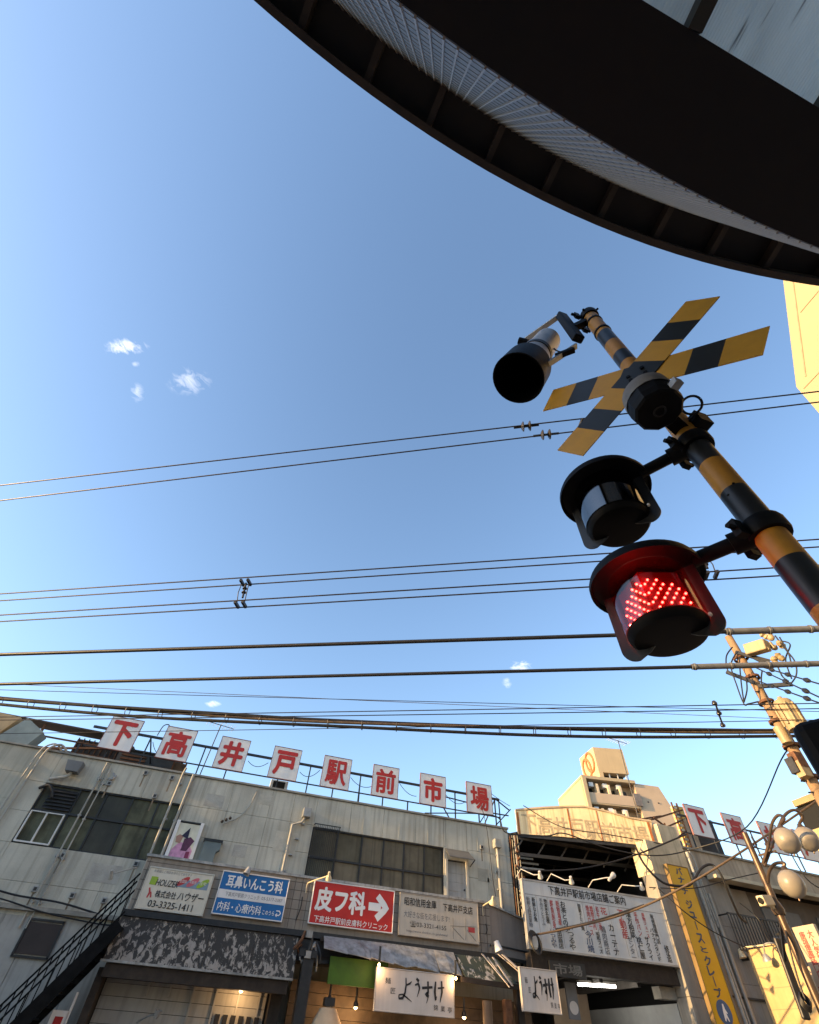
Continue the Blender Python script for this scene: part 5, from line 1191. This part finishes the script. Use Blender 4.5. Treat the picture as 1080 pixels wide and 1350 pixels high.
# projecting boards that catch the sun
SX = 14.5
def proj_sign(pxs, X, label, th=.10, mat=None, name='projecting_sign'):
    a = [onX(x, y, X) for x, y in pxs]; y1, y0 = (a[0].y+a[3].y)/2, (a[1].y+a[2].y)/2; z1, z0 = (a[0].z+a[1].z)/2, (a[2].z+a[3].z)/2
    t = thing(name, (X, y0, z0), label, 'sign'); bevel(bx('panel', mat or M('sun_cream', (.50, .355, .17), .6, var=.1, streak=.15), t, X, X+th, y0, y1, z0, z1), .008)
    return t, y0, y1, z0, z1
t, y0, y1, z0, z1 = proj_sign([(985, 1256), (1052, 1238), (1090, 1360), (1025, 1362)], SX, 'cream projecting signboard glowing in low sun below the street lamp')
for k in range(3): bx('seam', M('seam_tan', (.36, .26, .15), .7), t, SX-.004, SX, y0+.02, y1-.02, z0+(z1-z0)*(.25+.25*k), z0+(z1-z0)*(.25+.25*k)+.012)
bx('bracket', dark, t, SX+.02, SX+.08, y1, y1+.5, z1-.2, z1-.12)
q = onX(978, 1258, SX-.1); lt = thing('sign_lamp', q, 'cream lamp on a straight arm at the corner of the projecting signboard', 'lamp')
MB().tube([q+Vector((0, 0, .1)), Vector((SX-.1, y1-.1, q.z+.12)), Vector((SX, y0+.6, z1+.03))], .02, 8).build('arm', lampc, lt, smooth=True); MB().lathe([(0, .12), (.05, .1), (.08, 0), (.10, -.08), (.08, -.08), (0, 0)], q, (0, .1, 1), 14).build('lamp_shade', lampc, lt, smooth=True)
q = onX(1010, 1262, SX-.25); lt = thing('sign_lamp', q, 'curved grey lamp hanging over the face of the projecting signboard', 'lamp')
MB().tube(curve([Vector((SX, q.y-.3, z1)), q+Vector((.05, -.3, .25)), q+Vector((-.02, -.1, .22)), q]), .018, 8).build('arm', greymet, lt, smooth=True); MB().lathe([(0, .08), (.06, .05), (.11, -.03), (.12, -.07), (.1, -.07), (0, 0)], q, (-.3, 0, 1), 14).build('lamp_shade', greymet, lt, smooth=True)
t, y0, y1, z0, z1 = proj_sign([(1046, 1224), (1074, 1216), (1105, 1296), (1078, 1304)], 15.6, 'cream banner sign with red vertical lettering in the sun', mat=M('banner_cream', (.52, .41, .28), .6, var=.1), name='banner_sign')
for k, s_ in enumerate(('唐揚専門店', '大人気営業中')):
    text(s_, (15.597, y1-(y1-y0)*(.33+.36*k), (z0+z1)/2), (y1-y0)*.26, (z1-z0)*.82, redink, t, xd=(0, -1, 0), bold=.012, keep='v')
bx('bracket', dark, t, 15.62, 15.66, y1, y1+.6, z1-.1, z1-.05)
t, y0, y1, z0, z1 = proj_sign([(1068, 1275), (1094, 1270), (1110, 1330), (1084, 1338)], 16.2, 'red marked cream hanging board below the lettered banner', mat=M('banner_cream2', (.64, .50, .35), .6, var=.15), name='hanging_board')
bx('red_mark', redink, t, 16.194, 16.2, y0+.1, y1-.12, z0+(z1-z0)*.5, z1-.06)
# rooftop letters on the corner building
A = onZ(901, 1060, 7.70); dirx = Vector((math.cos(RT_), math.sin(RT_), 0))
fr2 = thing('sign_scaffold', A+Vector((2, .15, -1.3)), 'thin dark pipe frame on the corner building roof carrying its letter signs', 'scaffold')
nn = Vector((-math.sin(RT_), math.cos(RT_), 0))
for z, w_ in ((7.35, .05), (6.85, .03)): MB().bar(A+dirx*-.4+nn*.08+ZU*(z-7.7), A+dirx*9+nn*.08+ZU*(z-7.7), w_).build('rail', dark, fr2)
for k in range(9): MB().bar(A+dirx*(.95*k+.02)+nn*.12+ZU*(6.45-7.7), A+dirx*(.95*k+.02)+nn*.12+ZU*(-.33), .035).build('post', dark, fr2)
for k, ch in enumerate('下高井戸'):
    XL = Matrix.Translation(A) @ Matrix.Rotation(RT_, 4, 'Z'); xa_ = 1.65*k
    t = thing('rooftop_letter_sign', A+dirx*(xa_+.43)-ZU*.88, 'white square rooftop sign with red character %s meaning %s above the corner building' % (ch, MEAN[ch]), 'letter sign')
    bevel(MB(XL).box(xa_, xa_+.87, 0, .05, -.88, 0).build('panel', white, t), .004, 1)
    eb = MB(XL); eb.box(xa_-.012, xa_+.882, -.008, .055, -.895, -.88); eb.box(xa_-.012, xa_+.882, -.008, .055, 0, .015); eb.box(xa_-.012, xa_, -.006, .053, -.88, 0); eb.box(xa_+.87, xa_+.882, -.006, .053, -.88, 0); eb.build('edge', MATS['panel_edge'], t)
    text(ch, XL @ Vector((xa_+.435, -.002, -.44)), .66, .70, redp, t, xd=tuple(dirx), bold=.030 if ch in '高' else .042, lift=.006)
# lit stair tower / stack beside the letters
q = onY(885, 1060, 16.5)
t = thing('yellow_slat_sign', (q.x, 16.4, 6.4), 'sunlit yellow slatted panel standing behind the corner building letters', 'panel')
bx('panel', M('slat_yellow', (.60, .42, .10), .6, var=.1), t, q.x, q.x+.42, 16.4, 16.6, 6.2, 8.6)
for k in range(14): bx('slat', M('slat_pale_y', (.62, .55, .40), .6), t, q.x-.16, q.x+.06, 16.3, 16.4, 6.5+.15*k, 6.57+.15*k)
for x in (q.x-.18, q.x+.06): bx('stile', rust, t, x-.02, x+.02, 16.26, 16.32, 6.4, 8.65)
t = thing('rooftop_speaker', onY(935, 1093, 15.2), 'dark round fan unit on the corner building roof under a letter panel', 'equipment')
q = onY(930, 1094, 15.0); bx('casing', dark, t, q.x-.45, q.x+.45, 15, 15.4, 6.46, q.z+.35); MB().lathe([(.0, 0), (.18, 0), (.18, -.04), (.14, -.04), (0, -.01)], (q.x+.1, 15.0, q.z+.08), (0, 1, 0), 20).build('fan_ring', greymet, t)
# frame work between fascia and corner building
t = thing('roof_pipework', onY(868, 1100, 15.4), 'rusty pipe framework on the roof beside the cream gable fascia', 'pipework')
for a, b in (((855, 1082), (900, 1068)), ((876, 1085), (884, 1112)), ((862, 1078), (885, 1096)), ((862, 1098), (912, 1076)), ((884, 1112), (905, 1096)), ((858, 1094), (890, 1102)), ((846, 1080), (872, 1076)), ((905, 1060), (912, 1100))):
    MB().bar(onY(*a, 15.4), onY(*b, 15.5), .05).build('pipe', rust, t)
pa_, pb_ = onY(843, 1083, 15.2), onY(815, 976, 15.2)
antenna(pa_, pb_, 'tall tv antenna mast rising from the cream gable fascia', (1, .15, 0), 9, .9, .2)

# ------------------------------------------------------------------ street lamp with three globes
LD = 8.6; la = rad(49.35); LPX, LPY = LD*math.sin(la), LD*math.cos(la)
sl = thing('street_lamp', (LPX, LPY, 0), 'dark street lamp post with three sunlit white egg-shaped globes', 'street lamp')
lp = M('lamp_post_bronze', (.11, .075, .05), .4, .5, var=.2)
ztop = hd(987, 1098, LD).z
MB().tube([(LPX, LPY, 0), (LPX, LPY, .8), (LPX, LPY, ztop)], [.07, .05, .038], 14).build('post', lp, sl, smooth=True)
MB().lathe([(.06, -.05), (.075, 0), (.06, .05), (.05, .08)], (LPX, LPY, hd(1016, 1200, LD).z), (0, 0, 1), 14).build('collar', lp, sl, smooth=True)
for k, (gx, gy_, D_) in enumerate(((1038, 1108, 8.3), (1064, 1106, 8.9), (1044, 1165, 8.3))):
    c = hd(gx, gy_, D_); p0 = hd(1002, 1136 if k < 2 else 1160, LD); p0 = Vector((LPX, LPY, p0.z))
    nk = c+ZU*.17
    AP = (((1006, 1139), (1014, 1110), (1018, 1086), (1026, 1075), (1034, 1079)), ((1008, 1142), (1024, 1098), (1034, 1076), (1047, 1068), (1058, 1076)), ((1013, 1168), (1014, 1150), (1022, 1139), (1034, 1138)))[k]
    arm_ = curve([hd(*a_, LD+(D_-LD)*i_/(len(AP)-1)) for i_, a_ in enumerate(AP)]+[nk])
    MB().tube(arm_, .018, 8).build('arm', lp, sl, smooth=True)
    g_ = MB().lathe([(r_*.66, z_*.66) for r_, z_ in [(0, -.215), (.06, -.205), (.13, -.17), (.185, -.10), (.205, -.02), (.20, .05), (.17, .12), (.11, .175), (.06, .20), (0, .205)]], c, (0, 0, 1), 28).build('globe', globe_m, sl, smooth=True)
    MB().lathe([(0, .18), (.025, .17), (.035, .145), (.055, .13), (.065, .112)], c, (0, 0, 1), 16).build('globe_cap', lp, g_, smooth=True); MB().lathe([(0, -.17), (.01, -.16), (.01, -.138)], c, (0, 0, 1), 8).build('finial', lp, g_)
# scroll work
for s_ in (-1, 1):
    q = hd(1003+8*s_, 1112, LD); MB().tube([q+Vector((.09*math.cos(a)*(1-a/9), .05*math.cos(a), .09*math.sin(a)*(1-a/9))) for a in [i*.4 for i in range(18)]], .008, 6, False).build('scroll', lp, sl, smooth=True)
MB().bar(hd(1000, 1128, LD), hd(1024, 1122, LD), .02).build('cross_stay', lp, sl)
q = hd(1012, 1191, LD-.15); t = thing('security_camera', q, 'small cream security camera strapped to the street lamp post', 'camera')
bevel(MB().bar(q+Vector((-.11, -.02, .01)), q+Vector((.10, .03, .04)), .09, .10).build('casing', lampc, t), .01); MB().cyl(q+Vector((-.105, -.02, .01)), q+Vector((-.125, -.025, .01)), .032, n=14).build('lens', black, t)
MB().bar(q, (LPX, LPY, q.z-.05), .03).build('bracket', lampc, t)
q = hd(1062, 1318, LD-.1); t = thing('cable_coil', q, 'messy coil of black cable tied low on the street lamp post', 'cable')
for k in range(4): MB().tube([q+Vector((.05*math.cos(a), .02*math.sin(a)+.01*k, .055*math.sin(a)-.012*k)) for a in [i*math.pi/8 for i in range(17)]], .010, 6, False).build('loop', cablem, t, smooth=True)
single(MB().tube(curve([(LPX, LPY, hd(1024, 1222, LD).z), hd(1040, 1245, LD-.1), hd(1052, 1290, LD-.1), q]), .011, 6), 'drop_cable', cablem, 'black cable running down the street lamp post to a coil', 'cable', smooth=True)
t = thing('traffic_arm', hd(1040, 1255, 10.5), 'long tilted dark blade sign on the lamp post edge', 'sign')
q0, q1 = hd(1024, 1236, 10.2), hd(1064, 1345, 10.2); bevel(MB().bar(q0, q1, .12, .05).build('blade', dark, t), .02); MB().bar(q0.lerp(q1, .3), (LPX, LPY, q0.z), .03).build('bracket', dark, t)

# ------------------------------------------------------------------ utility pole
up = thing('utility_pole', (UPX, UPY, 0), 'sunlit concrete utility pole with transformers, crossarms and looping cables', 'utility pole')
uz = hd(966, 838, 14.5).z
MB().tube([(UPX, UPY, 0), (UPX, UPY, uz)], [.16, .10], 18).build('pole', concp, up, smooth=True)
def U(px, py, D_=14.5): return hd(px, py, D_)
for z in (9.3, 8.7, 8.0, 7.5, 6.9, 6.2): MB().lathe([(.16, -.04), (.19, -.03), (.19, .03), (.16, .04)], (UPX, UPY, z), (0, 0, 1), 16).build('steel_band', rust, up, smooth=True)
tr = M('transformer_cream', (.34, .25, .13), .5, var=.15, streak=.3)
q0, q1 = U(985, 858, 14.2), U(1012, 850, 14.0)
o = MB().bar(q0, q1, .26, .30).build('switch_box', tr, up); bevel(o, .03)
for k in range(4): MB().bar(q0.lerp(q1, .12+.25*k)+Vector((0, -.18, .0)), q0.lerp(q1, .12+.25*k)+Vector((0, -.20, -.2)), .05, .03).build('fin', tr, o)
for k, (x, y) in enumerate(((1018, 852), (1028, 866), (1022, 872), (1016, 840), (1030, 850), (1008, 838))):
    c = U(x, y, 14.2); MB().lathe([(0, -.14), (.05, -.12), (.09, -.05), (.06, .0), (.09, .05), (.05, .1), (0, .14)], c, (random.uniform(-1, 1), .3, random.uniform(-1, 1)), 10).build('insulator', tr, up, smooth=True)
for a, b in (((958, 886), (995, 900)), ((985, 862), (1020, 880)), ((1000, 905), (1045, 902)), ((970, 860), (1015, 872))): MB().bar(U(*a, 14.3), U(*b, 14.3), .07, .09).build('crossarm', dark, up)
c = U(1040, 940, 14.0); o = MB().lathe([(0, -.42), (.19, -.40), (.20, -.36), (.20, .26), (.17, .30), (.06, .32), (.05, .40), (0, .41)], c, (0, 0, 1), 22).build('transformer', tr, up, smooth=True)
for k in range(8):
    a = k*.785; MB().box(c.x+.22*math.cos(a)-.02, c.x+.22*math.cos(a)+.02, c.y+.22*math.sin(a)-.02, c.y+.22*math.sin(a)+.02, c.z-.30, c.z+.18).build('fin', tr, o)
c = U(1032, 968, 14.2); MB().lathe([(0, -.24), (.12, -.22), (.13, .16), (.05, .2), (0, .21)], c, (0, 0, 1), 18).build('transformer', tr, up, smooth=True)
for k, (x, y) in enumerate(((1052, 1003), (1058, 1015), (1049, 1010))): c = U(x, y, 14.2); MB().box(c.x-.12, c.x+.10, c.y-.1, c.y+.1, c.z-.16, c.z+.16).build('splice_box', [rust, tr, dark][k], up)
for x, y in ((996, 912), (1004, 928), (1014, 945), (1046, 1000), (1056, 1030), (1066, 1045)):
    c = U(x, y, 14.35); MB().bar(c, c+Vector((.22, -.1, .02)), .025).build('climbing_step', dark, up)
loops = [[(966, 853), (958, 865), (959, 882), (968, 893)], [(970, 862), (964, 878), (972, 905), (981, 928), (987, 928), (1000, 925)], [(975, 866), (976, 885), (978, 905), (981, 926)], [(984, 893), (985, 910), (981, 926)],
         [(1022, 838), (1035, 855), (1048, 872), (1050, 890), (1040, 905)], [(1028, 840), (1040, 862), (1044, 880)], [(1026, 880), (1032, 892), (1040, 898)], [(1005, 884), (1004, 898), (1008, 912), (1018, 935)], [(1030, 845), (1042, 850), (1036, 870), (1044, 895)]]
for L in loops: MB().tube(curve([U(x, y, 14.1) for x, y in L]), .018, 6).build('loop_cable', cablem, up, smooth=True)
for k, (a, b) in enumerate((((1000, 878), (1095, 906)), ((996, 880), (1095, 926)), ((1000, 898), (1095, 932)))):
    o = single(MB().tube([U(*a, 14.3), U(*b, 11.0)], .016, 6), 'service_wire', cablem, ['upper wire leaving the utility pole with inline insulators', 'middle wire leaving the utility pole with inline insulators', 'lower wire leaving the utility pole with inline insulators'][k], 'wire', smooth=True)
    for f in (.25, .5, .75):
        c = U(*a, 14.3).lerp(U(*b, 11.0), f); MB().lathe([(0, -.12), (.04, -.1), (.055, 0), (.04, .1), (0, .12)], c, U(*b, 11.0)-U(*a, 14.3), 8).build('insulator', cablem, o, smooth=True)
# street cables round the corner building
dcable([onY(702, 1233, 14.0), onY(740, 1226, 13.6), onY(820, 1206, 12.5), onY(900, 1170, 11), onY(990, 1115, 9.6), onY(1100, 1040, 8.6)], .022, 'long tan cable sweeping from the guide board up to the utility pole', cable_br)
dcable([onY(690, 1232, 14.6), onY(770, 1218, 13.6), onY(850, 1193, 12.5)], .020, 'short dark cable beside the long tan one over the guide board')
dcable([onY(560, 1072, 15.0), onY(650, 1075, 14.6), onY(668, 1098, 14.5), onY(720, 1102, 14.4), onY(745, 1099, 14.3), onY(800, 1118, 14.0), onY(860, 1128, 13.7), onY(912, 1120, 13.4), onY(985, 1090, 11.4), onY(1030, 1002, 8.6), onY(1040, 990, 8.4)], .016, 'thin black cable looping under the cream gable fascia to the utility pole')
dcable([onY(838, 1116, 14.3), onY(850, 1140, 13.6), onY(875, 1164, 13.5), onY(905, 1168, 13.4), onY(915, 1160, 13.4), onY(925, 1145, 13.3), onY(938, 1140, 13.2), onY(950, 1152, 13.1), onY(962, 1180, 13.2), onY(975, 1208, 13.4), onY(984, 1216, 13.6)], .032, 'thick black cable looping past the top of the yellow vertical sign')
dcable([onY(690, 1148, 14.9), onY(760, 1146, 14.6), onY(830, 1130, 14.2), onY(905, 1100, 13.4)], .022, 'sagging dark cable across the arcade opening above the guide board')
dcable([onY(868, 1171, 14.0), onY(900, 1200, 13.6), onY(940, 1228, 13.5), onY(985, 1250, 13.4)], .014, 'thin cable slanting down across the yellow vertical sign')
dcable([onY(856, 1170, 14.2), onY(915, 1171, 13.5), onY(960, 1160, 13.2), onY(1005, 1150, 12.8)], .012, 'thin level wire crossing the yellow vertical sign')
dcable([onY(690, 1062, 15.0), onY(740, 1090, 14.6), onY(800, 1100, 14.3), onY(870, 1112, 14)], .013, 'thin wire drooping in front of the cream gable fascia')
dcable([onY(975, 1190, 13.4), onY(1000, 1212, 13.2), onY(1012, 1238, 13.0), onY(1030, 1260, 12.8)], .014, 'thin cable hanging before the balcony rail')
dcable([onY(1040, 1120, 10), onY(1065, 1160, 10), onY(1100, 1180, 9.8)], .014, 'thin wire passing behind the lamp globes')

# ------------------------------------------------------------------ apartment tower behind
tw = thing('apartment_tower', (46, 58, 0), 'tan apartment tower with balconies and a roof block bearing a red ring logo', 'tower')
zt = 27.0
P0, P1, P2, P3 = onZ(766, 1025, zt), onZ(835, 1033, zt), onZ(868, 1036, zt), onZ(742, 1064, zt)
fd = (P2-P0); fd.z = 0; fd.normalize(); bk = Vector((-fd.y, fd.x, 0))
def TB(name, mat, par, u0, u1, v0, v1, z0, z1):
    q = [P0+fd*u0+bk*v0, P0+fd*u1+bk*v0, P0+fd*u1+bk*v1, P0+fd*u0+bk*v1]
    return MB().hexa([Vector((p.x, p.y, z0)) for p in q], [Vector((p.x, p.y, z1)) for p in q]).build(name, mat, par)
Lf = (P1-P0).dot(fd); Lt = (P2-P0).dot(fd)
TB('side_wall', tower_m, tw, 0, .35, 0, 9, 0, zt); TB('core', tower_d, tw, .35, Lf, 1.5, 9, 0, zt)
TB('roof_slab', tower_m, tw, 0, Lf+.1, -.25, 9, zt-.12, zt+.25)
nf = 9; fh = 2.9
for k in range(8):
    z = zt-fh*(k+1)
    TB('balcony_parapet', tower_d, tw, .35, Lf, -.15, .0, z, z+1.15); TB('balcony_slab', tower_m, tw, .35, Lf, -.1, 1.5, z-.15, z)
    if k < 3:
        for j in range(4):
            u = .8+j*(Lf-1)/4
            wdw = TB('window', M('tower_window', (.03, .03, .03), .3), tw, u, u+1.1, 1.44, 1.5, z+.1, z+2.2); TB('frame', lightmet, wdw, u+.52, u+.58, 1.42, 1.45, z+.1, z+2.2)
            if j: TB('divider', M('tower_cream', (.62, .50, .34), .8), tw, u-.55, u-.25, -.1, 1.4, z+.0, z+2.3)
        for j in range(3): TB('air_conditioner', white, tw, 1.0+1.9*j, 1.6+1.9*j, .15, .5, z+2.0, z+2.5)
TB('edge_pier', tower_m, tw, .0, .5, -.35, .2, 0, zt)
# right wing with slanted shoulder
q = [(Lf, zt+.0), (Lt, zt-.1), (Lt+1.7, zt-4.5), (Lt+2.8, zt-9), (Lt+2.8, 0), (Lf, 0)]
MB().prism([P0+fd*u+bk*.05+Vector((0, 0, z-zt)) for u, z in q], bk*9).build('right_wing', tower_d, tw)
for k in range(3):
    z = zt-2.9*(k+1); TB('stair_grille', M('stair_grey', (.16, .14, .13), .7, var=.3), tw, Lf-.7, Lf+.25, -.3, .08, z+.1, z+1.5)
wdw = TB('window', M('tower_window', (.03, .03, .03), .3), tw, Lf+3.2, Lf+4.0, -.02, .06, zt-7.4, zt-6.2); TB('window', MATS['tower_window'], tw, Lf+1.6, Lf+2.8, -.02, .06, zt-5.4, zt-4.8)
for u, z in ((1.2, -2.2), (1.5, -5.3), (2.4, -5.3), (2.6, -2.2)): TB('vent', dark, tw, Lf+u, Lf+u+.15, -.03, .06, zt+z, zt+z+.12)
# roof block with the ring logo
q0 = onZ(781.5, 985, 33); q1 = onZ(820, 988, 33); q2 = onZ(764, 1000, 33)
zb_ = onP(792, 1018, q0, bk).z
pe = (q1-q0); pe.z = 0; plen = pe.length; pe.normalize(); sd_ = (q2-q0); sd_.z = 0; slen = sd_.length; sd_.normalize()
Q = [q0, q0+pe*plen, q0+pe*plen+sd_*slen, q0+sd_*slen]
blk = MB().hexa([Vector((p.x, p.y, zb_)) for p in Q], [Vector((p.x, p.y, 33)) for p in Q]).build('roof_block', tower_m, tw)
MB().hexa([Vector((p.x, p.y, zt)) for p in (Q[0]+pe*1.2+sd_*1.2, Q[1]-pe*.3+sd_*1.2, Q[2]-pe*.3-sd_*.1, Q[3]+pe*1.2-sd_*.1)], [Vector((p.x, p.y, zb_)) for p in (Q[0]+pe*1.2+sd_*1.2, Q[1]-pe*.3+sd_*1.2, Q[2]-pe*.3-sd_*.1, Q[3]+pe*1.2-sd_*.1)]).build('roof_recess', dark, tw)
MB().hexa([Vector((p.x, p.y, zt)) for p in (Q[0]+pe*.02, Q[0]+pe*.6, Q[3]+pe*.6, Q[3]+pe*.02)], [Vector((p.x, p.y, zb_)) for p in (Q[0]+pe*.02, Q[0]+pe*.6, Q[3]+pe*.6, Q[3]+pe*.02)]).build('side_wall', tower_m, tw)
for k in range(3):
    p = Q[0]+pe*(1.6+1.2*k)+sd_*.3; MB().bar((p.x, p.y, zt), (p.x, p.y, zb_), .12).build('strut', lightmet, tw)
    p = p+pe*.5; MB().box(p.x-.35, p.x+.35, p.y-.3, p.y+.3, zt+.2, zt+1.2).build('tank', lightmet, tw)
sn = Vector((-pe.x, -pe.y, 0)); sn = ZU.cross(sd_); sn = sn if sn.dot(-pe) > 0 else -sn; xl_ = -sd_
cl = q0+sd_*slen*.5+Vector((0, 0, (zb_+33)/2-33-.1))
for s_, dy in ((.72, .25), (-.72, -.25)):
    ring = []
    for i in range(25):
        a = 2*math.pi*i/24; ring.append(cl+sn*.06+xl_*(s_*.75+1.0*math.cos(a)-.2*math.sin(a))+ZU*(dy+1.35*math.sin(a)))
    MB().tube(ring, .17, 6, False).build('ring_logo', M('logo_red', (.55, .14, .05), .6), blk)
# upper right apartment block close to the station
ab = thing('apartment_block', (20, 3, 0), 'pale yellow sunlit apartment block corner with slanted edge above the canopy side', 'building')
XA = 18.0
pts_ = [onX(1033, 372, XA), onX(1050, 510, XA), onX(1082, 547, XA)]
p0, p1, p2 = pts_
e = (p2-p1); low = p2+e*2.2
topz = p0+(p0-p1)*1.2
poly = [(XA, topz.y, topz.z), (XA, p1.y, p1.z), (XA, low.y, low.z), (XA, low.y, 0), (XA, -14, 0), (XA, -14, topz.z)]
MB().prism(poly, (9, 0, 0)).build('wall', apt_m, ab)
off = Vector((0, -.45, 0))
MB().bar(Vector((XA-.01, topz.y-.5, topz.z)), Vector((XA-.01, p1.y-.5, p1.z+.0)), .03, .05).build('edge_joint', M('joint_tan', (.30, .23, .14), .8), ab)
MB().bar(Vector((XA-.01, p1.y-2.4, p1.z+3)), Vector((XA-.01, -8, p1.z+3.0)), .03, .04).build('floor_joint', MATS['joint_tan'], ab)
MB().bar(Vector((XA-.01, p1.y-.1, p1.z-.4)), Vector((XA-.01, -8, p1.z-.4)), .03, .04).build('floor_joint', MATS['joint_tan'], ab)

# ------------------------------------------------------------------ unseen building added on the left to shade the street
nb = thing('street_shade_block', (-20, 5, 0), 'plain grey unseen building added west of the crossing to shade the market street', 'building')
NBX = (-29, -15.0); NBY = (9.8, 15.6); NH = 7.9
bx('wall', wallm, nb, NBX[0], NBX[1], NBY[0], NBY[1], 0, NH); bx('parapet_cap', capm, nb, NBX[0]-.1, NBX[1]+.1, NBY[0]-.1, NBY[1]+.1, NH+.002, NH+.12)
for f in range(2):
    for k in range(3):
        y = NBY[0]+.6+1.7*k; o = bx('window', glassd, nb, NBX[1], NBX[1]+.03, y, y+1.3, 1.4+3.2*f, 2.9+3.2*f); bx('frame', lightmet, o, NBX[1], NBX[1]+.05, y+.62, y+.68, 1.4+3.2*f, 2.9+3.2*f)

sb = thing('signal_shade_block', (-9, -3, 0), 'plain grey unseen building added beside the round canopy to shade the crossing signal', 'building')  # added out of view to keep the low sun off the crossing signal
bx('wall', wallm, sb, -12, -6.3, -9, 1.2, 0, 8.6); bx('parapet_cap', capm, sb, -12.1, -6.2, -9.1, 1.3, 8.602, 8.72)
for f in range(2):
    for k in range(4):
        y = -8+2.3*k; o = bx('window', glassd, sb, -6.3, -6.27, y, y+1.5, 1.4+3.6*f, 3.1+3.6*f); bx('frame', lightmet, o, -6.3, -6.25, y+.72, y+.78, 1.4+3.6*f, 3.1+3.6*f)

hs_ = thing('sunlit_house', (26, 12, 0), 'sunlit cream house with balcony glimpsed beyond the utility pole', 'house')
q = onX(1057, 1063, 25.0); bx('wall', M('house_cream', (.36, .28, .14), .8, var=.1), hs_, 25, 32, q.y-8, q.y, 0, q.z)
bx('roof_edge', M('house_edge', (.28, .2, .1), .8), hs_, 24.8, 32.2, q.y-8.2, q.y+.2, q.z, q.z+.25)
q2 = onX(1069, 1076, 25.0); o = bx('window', interior, hs_, 24.97, 25.0, q2.y-.9, q2.y+.5, q2.z-.55, q2.z+.45); bx('balcony', MATS['house_cream'], hs_, 24.3, 24.98, q2.y-2.4, q2.y+.7, q2.z-1.6, q2.z-.7)
